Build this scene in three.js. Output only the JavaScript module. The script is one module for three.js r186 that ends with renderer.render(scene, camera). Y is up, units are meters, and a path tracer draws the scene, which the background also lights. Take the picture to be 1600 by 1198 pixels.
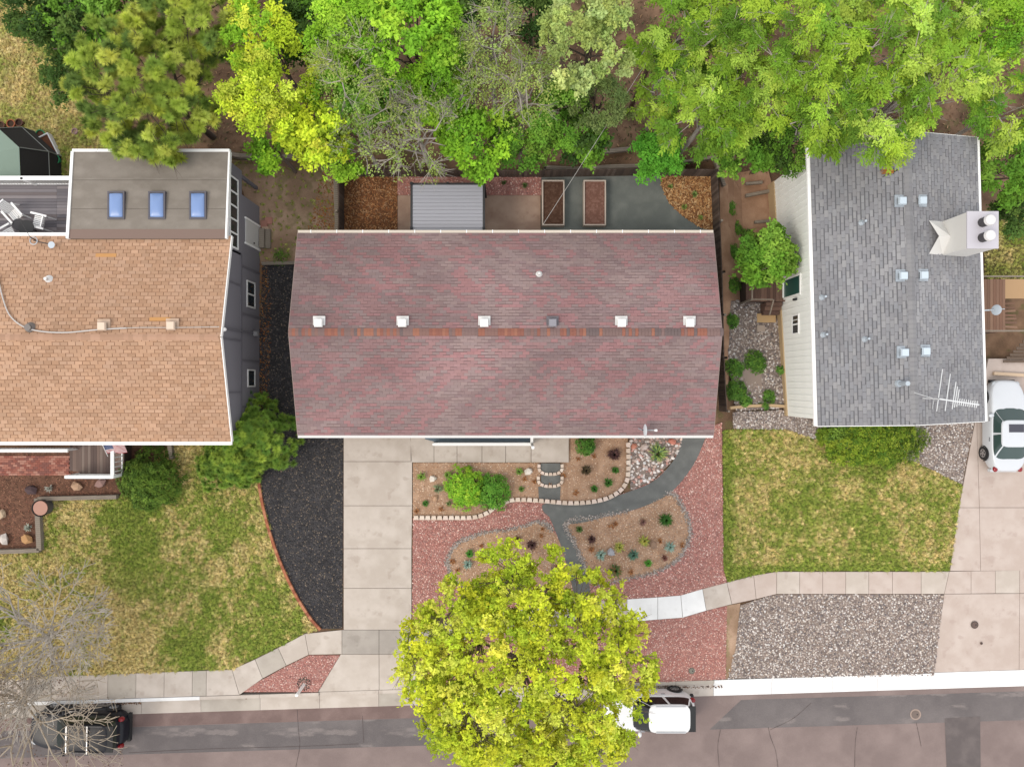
import * as THREE from 'three';

// ---------------------------------------------------------------- camera, sky, sun, exposure
const HC = 36;                         // height of the drone camera above the front yards, metres
const S = 31;                          // plan units per metre at ground level
const UX = 800, UZ = 599;              // plan origin, straight below the camera
const scene = new THREE.Scene();
const camera = new THREE.PerspectiveCamera(2 * Math.atan(599 / S / HC) * 180 / Math.PI, 1024 / 766, 0.5, 1500);
camera.position.set(0, HC, 0);
camera.up.set(0, 0, -1);
camera.lookAt(0, 0, 0);
const renderer = new THREE.WebGLRenderer({ antialias: true });
renderer.toneMapping = THREE.LinearToneMapping;
renderer.toneMappingExposure = 1.43;
renderer.shadowMap.enabled = true;
{ // bright overcast sky: brighter overhead than at the horizon
  const w = 64, h = 32, d = new Float32Array(w * h * 4);
  for (let j = 0; j < h; j++) for (let i = 0; i < w; i++) {
    const el = Math.sin(((j + 0.5) / h - 0.5) * Math.PI), e = Math.max(el, 0);
    const L = el < 0 ? 0.25 : 0.93 + 0.09 * e, k = (j * w + i) * 4;
    d[k] = L * 0.985; d[k + 1] = L; d[k + 2] = L * 1.03; d[k + 3] = 1;
  }
  const sky = new THREE.DataTexture(d, w, h, THREE.RGBAFormat, THREE.FloatType);
  sky.mapping = THREE.EquirectangularReflectionMapping; sky.magFilter = THREE.LinearFilter; sky.needsUpdate = true;
  scene.background = sky; scene.environment = sky;
}
const sun = new THREE.DirectionalLight(0xfff3e2, 1.3);
sun.position.set(-38, 48, 20); sun.castShadow = true; sun.shadow.radius = 45;
Object.assign(sun.shadow.camera, { left: -32, right: 32, top: 26, bottom: -26, near: 5, far: 120 });
sun.shadow.mapSize.set(2048, 2048);
scene.add(sun); scene.add(sun.target);

// ---------------------------------------------------------------- helpers
const V = (x, y, z) => new THREE.Vector3(x, y, z);
function rng(seed) { let a = seed >>> 0; return () => { a = (a + 0x6D2B79F5) | 0; let t = Math.imul(a ^ (a >>> 15), 1 | a); t = (t + Math.imul(t ^ (t >>> 7), 61 | t)) ^ t; return ((t ^ (t >>> 14)) >>> 0) / 4294967296; }; }
const rnd = rng(7);
const gauss = r => (r() + r() + r() + r() - 2) * 0.87;
const lerp = (a, b, t) => a + (b - a) * t, clamp = (x, a = 0, b = 1) => Math.min(b, Math.max(a, x));
const sm = (a, b, x) => { const t = clamp((x - a) / (b - a)); return t * t * (3 - 2 * t); };
function hash(i, j) { let h = Math.imul(i, 374761393) + Math.imul(j, 668265263) | 0; h = Math.imul(h ^ (h >>> 13), 1274126177); return ((h ^ (h >>> 16)) >>> 0) / 4294967296; }
function vnoise(x, y, per = 0) {
  const i = Math.floor(x), j = Math.floor(y), f = x - i, g = y - j, u = f * f * (3 - 2 * f), v = g * g * (3 - 2 * g);
  const q = per ? k => ((k % per) + per) % per : k => k;
  return lerp(lerp(hash(q(i), q(j)), hash(q(i + 1), q(j)), u), lerp(hash(q(i), q(j + 1)), hash(q(i + 1), q(j + 1)), u), v);
}
function fbm(x, y, o = 4, per = 0) { let s = 0, a = 0.5, n = 0; for (let k = 0; k < o; k++) { s += a * vnoise(x, y, per); n += a; x *= 2; y *= 2; per *= 2; a *= 0.5; x += per ? 0 : 17.3; y += per ? 0 : 9.1; } return s / n; }
const lin = c => { c /= 255; return c <= 0.04045 ? c / 12.92 : Math.pow((c + 0.055) / 1.055, 2.4); };
const ALB = 0.66;                        // surfaces' base colour against how bright they look under this sky
const C = (r, g, b, k = 1) => new THREE.Color().setRGB(lin(r) * ALB * k, lin(g) * ALB * k, lin(b) * ALB * k);
const M = (col, rough = 0.9, o = {}) => new THREE.MeshStandardMaterial({ color: col, roughness: rough, ...o });
// plan position (u, v) of a point whose height is h
const at = (u, v, h = 0) => { const k = (HC - h) / (HC * S); return V((u - UX) * k, h, (v - UZ) * k); };
// the point at plan position (u, v) on a wall that stands at x = X
const onX = (X, u, v) => { const k = X / (u - UX); return V(X, HC - k * HC * S, (v - UZ) * k); };
const kerbZ = x => 15.27 - 0.0315 * x;
function T(x, z) {                       // lie of the land: flat yards, falling towards the woods and beside the grey roofed house
  const side = sm(10.5, 12.1, x) * 1.4 * clamp((1.3 - z) / 11.5);
  const wood = 1.3 * sm(-10.9, -15.5, z);
  return -Math.max(side, wood);
}
const on = (u, v) => { let p = at(u, v, 0); for (let k = 0; k < 6; k++) p = at(u, v, T(p.x, p.z)); return p; };

const taken = {};
function numbered(n) { if (!(n in taken)) { taken[n] = 0; return n; } taken[n]++; return n + '_' + String(taken[n]).padStart(3, '0'); }
function shade(o) { o.traverse(m => { if (m.isMesh) { m.castShadow = true; m.receiveShadow = true; } }); return o; }
function tag(o, label, category, group, kind) { o.userData = { label, category }; if (group) o.userData.group = group; if (kind) o.userData.kind = kind; return o; }
function thing(name, label, category, pos = V(0, 0, 0), group, kind) {
  const o = new THREE.Group(); o.name = numbered(name); o.position.copy(pos); scene.add(o); return tag(o, label, category, group, kind);
}
function part(name, geo, mat, parent) { const m = new THREE.Mesh(geo, mat); m.name = name; m.castShadow = m.receiveShadow = true; parent.add(m); return m; }
function solo(name, geo, mat, label, category, group, kind) { const m = part(numbered(name), geo, mat, scene); return tag(m, label, category, group, kind); }

class MB {                               // collects triangles into one geometry
  constructor() { this.p = []; this.i = []; this.c = null; }
  v(x, y, z) { this.p.push(x, y, z); return this.p.length / 3 - 1; }
  tri(a, b, c) { this.i.push(a, b, c); }
  quad(a, b, c, d) { const q = [a, b, c, d].map(p => this.v(p.x, p.y, p.z)); this.tri(q[0], q[1], q[2]); this.tri(q[0], q[2], q[3]); }
  hexa(t, b) {                           // box from four top and four bottom corners (same order, seen from above anticlockwise)
    this.quad(t[0], t[1], t[2], t[3]); this.quad(b[3], b[2], b[1], b[0]);
    for (let k = 0; k < 4; k++) { const n = (k + 1) % 4; this.quad(b[k], b[n], t[n], t[k]); }
    return this;
  }
  box(x0, x1, y0, y1, z0, z1) {
    const r = y => [V(x0, y, z1), V(x1, y, z1), V(x1, y, z0), V(x0, y, z0)]; this.hexa(r(y1), r(y0)); return this;
  }
  beam(a, b, w, h) {                     // bar of width w and height h centred on the line a-b
    const d = b.clone().sub(a).normalize(), s = Math.abs(d.y) > 0.95 ? V(1, 0, 0) : V(0, 1, 0).cross(d).normalize().negate(), n = s.clone().cross(d).normalize();
    const q = (p) => [[-1, -1], [1, -1], [1, 1], [-1, 1]].map(([i, j]) => p.clone().addScaledVector(s, i * w / 2).addScaledVector(n, j * h / 2));
    const A = q(a), B = q(b); this.quad(A[3], A[2], A[1], A[0]); this.quad(B[0], B[1], B[2], B[3]);
    for (let k = 0; k < 4; k++) { const m = (k + 1) % 4; this.quad(A[k], A[m], B[m], B[k]); }
    return this;
  }
  tube(a, b, r0, r1, n = 5) {
    const d = b.clone().sub(a).normalize(), s = (Math.abs(d.y) < 0.9 ? V(0, 1, 0) : V(1, 0, 0)).cross(d).normalize(), t = d.clone().cross(s), o = this.p.length / 3;
    for (let e = 0; e < 2; e++) for (let k = 0; k < n; k++) { const q = k / n * Math.PI * 2, c = Math.cos(q), w = Math.sin(q), p = e ? b : a, r = e ? r1 : r0; this.v(p.x + (s.x * c + t.x * w) * r, p.y + (s.y * c + t.y * w) * r, p.z + (s.z * c + t.z * w) * r); }
    for (let k = 0; k < n; k++) { const m = (k + 1) % n; this.tri(o + k, o + m, o + n + m); this.tri(o + k, o + n + m, o + n + k); }
    return this;
  }
  disc(c, r, n = 20, y = 0) { const o = this.v(c.x, c.y + y, c.z); for (let k = 0; k < n; k++) { const q = k / n * 6.28319; this.v(c.x + Math.cos(q) * r, c.y, c.z - Math.sin(q) * r); } for (let k = 0; k < n; k++) this.tri(o, o + 1 + k, o + 1 + (k + 1) % n); return this; }
  geo(flat = true) {
    let g = new THREE.BufferGeometry(); g.setAttribute('position', new THREE.Float32BufferAttribute(this.p, 3)); g.setIndex(this.i);
    if (flat) g = g.toNonIndexed(); g.computeVertexNormals(); return metreUV(g);
  }
}
function metreUV(g) {                    // texture coordinates in metres, by the way each face points
  const p = g.attributes.position, n = g.attributes.normal, uv = new Float32Array(p.count * 2);
  for (let k = 0; k < p.count; k++) {
    const x = Math.abs(n.getX(k)), y = Math.abs(n.getY(k)), z = Math.abs(n.getZ(k));
    if (y >= x && y >= z) { uv[2 * k] = p.getX(k); uv[2 * k + 1] = -p.getZ(k); } else if (x >= z) { uv[2 * k] = p.getZ(k); uv[2 * k + 1] = p.getY(k); } else { uv[2 * k] = p.getX(k); uv[2 * k + 1] = p.getY(k); }
  }
  g.setAttribute('uv', new THREE.BufferAttribute(uv, 2)); return g;
}
const bx = (x0, x1, y0, y1, z0, z1) => new MB().box(x0, x1, y0, y1, z0, z1).geo();
const bar = (a, b, w, h) => new MB().beam(a, b, w, h).geo();
function plate(pts, depth) {             // flat or tilted slab: polygon of top points, thickness downwards
  const c = pts.map(p => new THREE.Vector2(p.x, -p.z)); let P = pts;
  if (THREE.ShapeUtils.area(c) < 0) { c.reverse(); P = [...pts].reverse(); }
  const f = THREE.ShapeUtils.triangulateShape(c, []), b = new MB();
  for (const [i, j, k] of f) { const q = [P[i], P[j], P[k]].map(p => b.v(p.x, p.y, p.z)); b.tri(...q); }
  if (depth) { P.forEach((p, k) => { const n = P[(k + 1) % P.length]; b.quad(V(p.x, p.y - depth, p.z), V(n.x, n.y - depth, n.z), n, p); }); }
  return b.geo();
}
function inset(pts, d) {                 // convex-ish polygon drawn in by d
  const c = pts.reduce((s, p) => s.add(p), V(0, 0, 0)).divideScalar(pts.length);
  return pts.map((p, k) => {
    const a = pts[(k + pts.length - 1) % pts.length], b = pts[(k + 1) % pts.length];
    const n = (q, r) => { const e = V(r.x - q.x, 0, r.z - q.z).normalize(), m = V(-e.z, 0, e.x); return m.dot(V(c.x - q.x, 0, c.z - q.z)) < 0 ? m.negate() : m; };
    const m1 = n(a, p), m2 = n(p, b), s = m1.clone().add(m2), q = s.lengthSq(); return p.clone().addScaledVector(s, q > 0.1 ? 2 * d / q : d);
  });
}
const curve = (pts, n = 8, closed = false) => new THREE.CatmullRomCurve3(pts.map(([u, v]) => V(u, 0, v)), closed, 'centripetal').getPoints(pts.length * n).map(p => [p.x, p.z]);
const flat = (pts, h = 0) => pts.map(([u, v]) => at(u, v, h));
function drape(pts, lift, cell = 0.5) {  // sheet that follows the land
  const P = pts.map(([u, v]) => on(u, v)), xs = P.map(p => p.x), zs = P.map(p => p.z), b = new MB();
  const clip = (poly, f) => { const out = []; poly.forEach((a, k) => { const c = poly[(k + 1) % poly.length], fa = f(a), fc = f(c); if (fa >= 0) out.push(a); if (fa * fc < 0) { const t = fa / (fa - fc); out.push([lerp(a[0], c[0], t), lerp(a[1], c[1], t)]); } }); return out; };
  const shape = P.map(p => new THREE.Vector2(p.x, -p.z)); if (THREE.ShapeUtils.area(shape) < 0) shape.reverse();
  for (const f of THREE.ShapeUtils.triangulateShape(shape, [])) {
    const tri = f.map(k => [shape[k].x, -shape[k].y]);
    const x0 = Math.floor(Math.min(...tri.map(t => t[0])) / cell), x1 = Math.ceil(Math.max(...tri.map(t => t[0])) / cell), z0 = Math.floor(Math.min(...tri.map(t => t[1])) / cell), z1 = Math.ceil(Math.max(...tri.map(t => t[1])) / cell);
    for (let i = x0; i < x1; i++) { const col = clip(clip(tri, a => a[0] - i * cell), a => (i + 1) * cell - a[0]); if (col.length < 3) continue;
      for (let j = z0; j < z1; j++) { const q = clip(clip(col, a => a[1] - j * cell), a => (j + 1) * cell - a[1]); if (q.length < 3) continue; const k = q.map(a => b.v(a[0], T(a[0], a[1]) + lift, a[1])); for (let m = 1; m < k.length - 1; m++) b.tri(k[0], k[m], k[m + 1]); } }
  }
  return b.geo();
}
function inside(x, z, poly) { let c = false; for (let i = 0, j = poly.length - 1; i < poly.length; j = i++) { const a = poly[i], b = poly[j]; if ((a.z > z) !== (b.z > z) && x < (b.x - a.x) * (z - a.z) / (b.z - a.z) + a.x) c = !c; } return c; }
function scatter(poly, gap, holes, r, put) { // jittered points inside a polygon and outside the holes
  const xs = poly.map(p => p.x), zs = poly.map(p => p.z);
  for (let x = Math.min(...xs); x < Math.max(...xs); x += gap) for (let z = Math.min(...zs); z < Math.max(...zs); z += gap) {
    const a = x + (r() - 0.5) * gap * 1.3, b = z + (r() - 0.5) * gap * 1.3; if (inside(a, b, poly) && !holes.some(h => inside(a, b, h))) put(a, b);
  }
}
const m4 = new THREE.Matrix4(), q4 = new THREE.Quaternion(), e3 = new THREE.Euler();
function copies(name, geo, mat, list, parent = scene) { // list of [position, Euler or Quaternion, scale, colour]
  const o = new THREE.InstancedMesh(geo, mat, list.length); o.name = parent === scene ? numbered(name) : name; o.castShadow = o.receiveShadow = true;
  list.forEach(([p, r, s, c], k) => { m4.compose(p, r.isEuler ? q4.setFromEuler(r) : r, typeof s === 'number' ? V(s, s, s) : s); o.setMatrixAt(k, m4); if (c) o.setColorAt(k, c); });
  parent.add(o); o.userData = { kind: 'stuff' }; return o;
}
function texture(n, metres, fn, o = {}) { // tiling colour texture; fn(x, y) gives sRGB 0-255
  const d = new Uint8Array(n * n * 4);
  for (let j = 0; j < n; j++) for (let i = 0; i < n; i++) { const c = fn(i / n, j / n), k = (j * n + i) * 4; d[k] = clamp(c[0], 0, 255); d[k + 1] = clamp(c[1], 0, 255); d[k + 2] = clamp(c[2], 0, 255); d[k + 3] = 255; }
  const t = new THREE.DataTexture(d, n, n); t.wrapS = t.wrapT = THREE.RepeatWrapping; t.magFilter = THREE.LinearFilter; t.minFilter = THREE.LinearMipmapLinearFilter; t.generateMipmaps = true;
  t.repeat.set(1 / metres, 1 / metres); if (o.linear !== true) t.colorSpace = THREE.SRGBColorSpace; t.needsUpdate = true; return t;
}
const mixc = (a, b, t) => [lerp(a[0], b[0], t), lerp(a[1], b[1], t), lerp(a[2], b[2], t)];
const white = () => C(255, 255, 255);
const shift = (c, r, dv = 0.15, dh = 0.04) => { const k = 1 + (r() - 0.5) * 2 * dv, h = (r() - 0.5) * 2 * dh; return new THREE.Color(c.r * k * (1 + h), c.g * k, c.b * k * (1 - h)); };

// ---------------------------------------------------------------- surface materials
const grain = (a, b, c, per = 16, fine = 0.35) => (x, y) => { const n = fbm(x * per, y * per, 5, per), s = hash(Math.floor(x * 512), Math.floor(y * 512)); const q = mixc(a, b, clamp((n - 0.3) * 2.2)); return mixc(q, c, s > 0.86 ? fine : (s < 0.1 ? fine * 0.4 : 0)); };
const concreteTex = (a, b, stain) => texture(512, 4, (x, y) => { const n = fbm(x * 8, y * 8, 5, 8), f = hash(Math.floor(x * 512), Math.floor(y * 512)), st = sm(0.62, 0.8, fbm(x * 10 + 0.5, y * 10, 5, 10)); return mixc(mixc(a, b, clamp((n - 0.25) * 2)), stain, st * 0.35 + (f > 0.93 ? 0.18 : 0)).map(v => v + (f - 0.5) * 7); });
const MAT = {
  concrete: M(white(), 0.92, { map: concreteTex([206, 193, 181], [221, 209, 198], [176, 160, 147]) }),
  concreteOld: M(white(), 0.92, { map: concreteTex([190, 180, 168], [205, 195, 183], [160, 150, 138]) }),
  concreteGrey: M(white(), 0.92, { map: concreteTex([178, 169, 160], [193, 184, 174], [150, 140, 130]) }),
  concretePink: M(white(), 0.92, { map: concreteTex([204, 186, 175], [216, 200, 190], [182, 160, 150]) }),
  concreteNew: M(new THREE.Color(0.8, 0.8, 0.8), 0.9, { map: concreteTex([232, 231, 230], [243, 242, 241], [214, 212, 210]) }),
  patio: M(white(), 0.9, { map: concreteTex([176, 146, 128], [198, 170, 150], [150, 116, 98]) }),
  joint: M(C(120, 106, 94), 1),
  soil: M(white(), 1, { map: texture(1024, 9, (x, y) => { const n = fbm(x * 9, y * 9, 6, 9), m = fbm(x * 27 + 0.3, y * 27, 4, 27), f = hash(Math.floor(x * 700), Math.floor(y * 700)); let q = mixc([100, 76, 57], [150, 118, 93], clamp((n - 0.3) * 2.4)); q = mixc(q, [104, 100, 58], sm(0.58, 0.75, m) * 0.6); return mixc(q, [176, 142, 108], f > 0.9 ? 0.5 : 0); }) }),
  asphalt: M(white(), 0.95, { map: texture(1024, 7, (x, y) => { const n = fbm(x * 7, y * 7, 5, 7), f = hash(Math.floor(x * 1024), Math.floor(y * 1024)), g = hash(Math.floor(x * 512) + 91, Math.floor(y * 512)); let q = mixc([136, 119, 115], [154, 136, 131], clamp((n - 0.3) * 2.3)); return mixc(q, f > 0.5 ? [178, 160, 154] : [106, 92, 90], (f > 0.88 || f < 0.1 ? 0.4 : 0) + (g > 0.95 ? 0.2 : 0)); }) }),
  asphaltDark: M(white(), 0.95, { map: texture(1024, 6, (x, y) => { const n = fbm(x * 6, y * 6, 5, 6), f = hash(Math.floor(x * 1024), Math.floor(y * 1024)), w = sm(0.54, 0.72, fbm(x * 6 + 0.2, y * 18, 5, 6)); let q = mixc([108, 101, 101], [126, 118, 117], clamp((n - 0.3) * 2.2)); q = mixc(q, [164, 152, 147], w * (0.25 + 0.5 * hash(Math.floor(x * 400) + 7, Math.floor(y * 400)))); return mixc(q, f > 0.5 ? [176, 166, 162] : [88, 82, 82], f > 0.9 || f < 0.1 ? 0.45 : 0); }) }),
  asphaltRed: M(white(), 0.95, { map: texture(512, 4, grain([128, 106, 101], [148, 125, 119], [100, 84, 80], 8, 0.5)) }),
  patch: M(white(), 0.95, { map: texture(512, 3, grain([106, 97, 96], [120, 110, 108], [84, 78, 78], 8, 0.4)) }),
  redGravel: M(white(), 1, { map: texture(512, 2.5, grain([180, 126, 116], [204, 154, 142], [138, 94, 88], 12, 0.6)) }),
  blackGravel: M(white(), 1, { map: texture(512, 2.5, grain([52, 50, 52], [74, 71, 73], [110, 104, 102], 12, 0.5)) }),
  riverBase: M(white(), 1, { map: texture(512, 2.5, grain([146, 130, 120], [170, 154, 143], [108, 96, 90], 12, 0.6)) }),
  bedBase: M(white(), 1, { map: texture(512, 3, grain([184, 148, 120], [208, 172, 144], [144, 110, 86], 10, 0.6)) }),
  mulchBase: M(white(), 1, { map: texture(512, 2, grain([118, 78, 50], [150, 102, 66], [84, 56, 38], 12, 0.6)) }),
  brownMulch: M(white(), 1, { map: texture(512, 2, grain([112, 78, 60], [140, 100, 80], [78, 54, 42], 12, 0.6)) }),
  path: M(white(), 1, { map: texture(512, 3, (x, y) => { const n = fbm(x * 9, y * 9, 5, 9), f = hash(Math.floor(x * 512), Math.floor(y * 512)); return mixc(mixc([113, 114, 112], [128, 129, 126], clamp((n - 0.3) * 2)), f > 0.5 ? [150, 150, 146] : [72, 74, 72], f > 0.93 || f < 0.07 ? 0.4 : 0); }) }),
  yardFines: M(white(), 1, { map: texture(512, 3, (x, y) => { const n = fbm(x * 7, y * 7, 5, 7), f = hash(Math.floor(x * 512), Math.floor(y * 512)); return mixc(mixc([116, 121, 117], [132, 136, 131], clamp((n - 0.3) * 2)), f > 0.5 ? [160, 158, 150] : [84, 88, 86], f > 0.95 || f < 0.06 ? 0.4 : 0); }) }),
  dirt: M(white(), 1, { map: texture(1024, 7, (x, y) => { const n = fbm(x * 7, y * 7, 6, 7), g = sm(0.5, 0.72, fbm(x * 14 + 0.4, y * 14, 4, 14)), f = hash(Math.floor(x * 700), Math.floor(y * 700)); let q = mixc([160, 130, 105], [202, 170, 144], clamp((n - 0.3) * 2.3)); q = mixc(q, [128, 118, 76], g * 0.5); return mixc(q, [112, 86, 64], f > 0.9 ? 0.5 : 0); }) }),
  whitePaint: M(new THREE.Color(0.8, 0.795, 0.785), 0.6), whiteTrim: M(C(240, 238, 236), 0.65), cream: M(C(232, 219, 204), 0.7),
  black: M(C(30, 30, 32), 0.6), darkMetal: M(C(48, 46, 48), 0.5), galv: M(C(205, 215, 224), 0.4, { metalness: 0.35 }),
  glass: M(C(48, 58, 66), 0.06, { metalness: 0.2 }), iron: M(C(96, 84, 78), 0.7, { metalness: 0.3 }),
  timber: M(white(), 0.95, { map: texture(256, 1.2, (x, y) => { const n = fbm(x * 4, y * 48, 4, 4); return mixc([128, 116, 102], [172, 160, 146], clamp((n - 0.25) * 2)); }) }),
};
const tones = (list, rough = 0.95, o = {}) => list.map(c => M(C(...c), rough, o));

// ---------------------------------------------------------------- ground and street
{
  const ax = [-400, -200, -100, -60, -40], b = new MB(); for (let x = -30; x <= 30; x += 0.375) ax.push(x); ax.push(40, 60, 100, 200, 400);
  const az = [-400, -200, -100, -60, -40]; for (let z = -30; z <= 22; z += 0.75) az.push(z); az.push(30, 60, 100, 200, 400);
  ax.forEach(x => az.forEach(z => b.v(x, z > kerbZ(x) - 0.9 ? -0.32 : T(x, z) - (x > 10.4 && x < 14 && z > -11.5 && z < 1.8 ? 0.12 : 0.03), z)));
  for (let i = 0; i < ax.length - 1; i++) for (let j = 0; j < az.length - 1; j++) { const n = az.length, a = i * n + j; b.tri(a, a + 1, a + n + 1); b.tri(a, a + n + 1, a + n); }
  solo('ground', b.geo(false), MAT.soil, 'brown leaf littered soil under the trees and between the yards', 'ground', null, 'structure');
}
const alongKerb = (x, dz, y) => V(x, y, kerbZ(x) + dz);
{
  const street = thing('street', 'worn reddish grey asphalt street along the bottom of the yards', 'street', V(0, 0, 0), null, 'structure');
  const strip = (x0, x1, d0, d1, y, m, n) => part(n, plate([alongKerb(x0, d1, y), alongKerb(x1, d1, y), alongKerb(x1, d0, y), alongKerb(x0, d0, y)], 0), m, street);
  strip(-150, 150, 0.8, 12, -0.13, MAT.asphalt, 'asphalt_surface');
  part('patch_strip', plate([alongKerb(-150, 1.5, -0.126), alongKerb(-4.6, 1.5, -0.126), alongKerb(-3.4, 2.9, -0.126), alongKerb(-150, 2.75, -0.126)], 0), MAT.asphaltDark, street);
  part('patch_strip', plate([alongKerb(11.6, 1.1, -0.126), alongKerb(150, 1.2, -0.126), alongKerb(150, 2.75, -0.126), alongKerb(10.0, 2.55, -0.126)], 0), MAT.asphaltDark, street);
  strip(-150, -3.3, 0.82, 1.48, -0.126, MAT.asphaltRed, 'patch_strip');
  const pz = v => at(0, v, -0.12).z;
  part('square_patch', plate([V(21.9, -0.12, pz(1122)), V(23.7, -0.12, pz(1119)), V(23.75, -0.12, 22), V(22.1, -0.12, 22)], 0), MAT.patch, street);
  // sealed cracks
  const crack = (pts) => { const q = curve(pts, 5).map(([u, v]) => at(u, v, -0.118)), b = new MB(); for (let k = 0; k < q.length - 1; k++) { const d = q[k + 1].clone().sub(q[k]).normalize(), w = 0.006 + 0.009 * hash(k, pts[0][0]), s = V(-d.z, 0, d.x).multiplyScalar(w); b.quad(q[k].clone().add(s), q[k + 1].clone().add(s), q[k + 1].clone().sub(s), q[k].clone().sub(s)); } part('crack_seal', b.geo(), M(C(92, 80, 78), 0.9), street); };
  crack([[1201, 1136], [1204, 1150], [1212, 1172], [1216, 1198]]); crack([[1340, 1136], [1337, 1160], [1336, 1198]]); crack([[1432, 1128], [1436, 1146], [1440, 1166]]);
  crack([[464, 1108], [466, 1140], [468, 1164], [462, 1198]]); crack([[1126, 1140], [1122, 1164], [1124, 1198]]); crack([[200, 1176], [320, 1170], [470, 1166], [560, 1162]]); crack([[566, 1118], [568, 1160]]);
  crack([[1204, 1140], [1240, 1122], [1268, 1098]]);
  solo('far_verge', plate([alongKerb(-150, 12, -0.1), alongKerb(150, 12, -0.1), alongKerb(150, 60, -0.1), alongKerb(-150, 60, -0.1)], 0), MAT.dirt, 'dry verge beyond the far edge of the street', 'ground', null, 'structure');
  // kerb and gutter pan in poured sections
  const kerb = thing('kerb', 'concrete kerb and gutter pan between the yards and the street', 'kerb', V(0, 0, 0), null, 'structure');
  const cuts = [-60, -52, -44, -36, -30]; for (let u = -60; u < 1110; u += 93) cuts.push(at(u, 1090).x); cuts.push(at(1116, 1080).x, at(1207, 1080).x, at(1303, 1075).x, at(1373, 1070).x, at(1456, 1068).x, at(1548, 1066).x, 27.5, 31, 38, 48, 60);
  for (let k = 0; k < cuts.length - 1; k++) {
    const a = cuts[k] + 0.008, c = cuts[k + 1] - 0.008, mid = (a + c) / 2, mat = mid > 9.9 ? MAT.concreteNew : (mid > 6 ? MAT.concreteOld : MAT.concrete), gut = mid > 9.9 ? MAT.concreteNew : (k % 3 ? MAT.concrete : MAT.concreteOld);
    const low = (mid > -9.4 && mid < -4.6) || mid > 21.2, top = low ? -0.045 : 0.03;
    part('kerb_section', plate([alongKerb(a, 0.17, top), alongKerb(c, 0.17, top), alongKerb(c, 0, top), alongKerb(a, 0, top)], 0.35), mid < -17 ? MAT.concreteNew : mat, kerb);
    part('gutter_section', plate([alongKerb(a, 0.84, -0.108), alongKerb(c, 0.84, -0.108), alongKerb(c, 0.172, -0.1), alongKerb(a, 0.172, -0.1)], 0.2), gut, kerb);
  }
}
function paving(name, label, quads, category = name) {       // poured panels with open joints over a dark bed
  const o = thing(name, label, category, V(0, 0, 0), null, 'structure');
  for (const [pts, mat, h0] of quads) {
    const P = pts.map(p => p.isVector3 ? p : at(p[0], p[1], p[2] ?? 0.03));
    part('panel', plate(inset(P, 0.011), 0.12), mat, o);
    part('joint_bed', plate(P.map(p => V(p.x, p.y - 0.03, p.z)), 0), MAT.joint, o);
  }
  return o;
}
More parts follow.
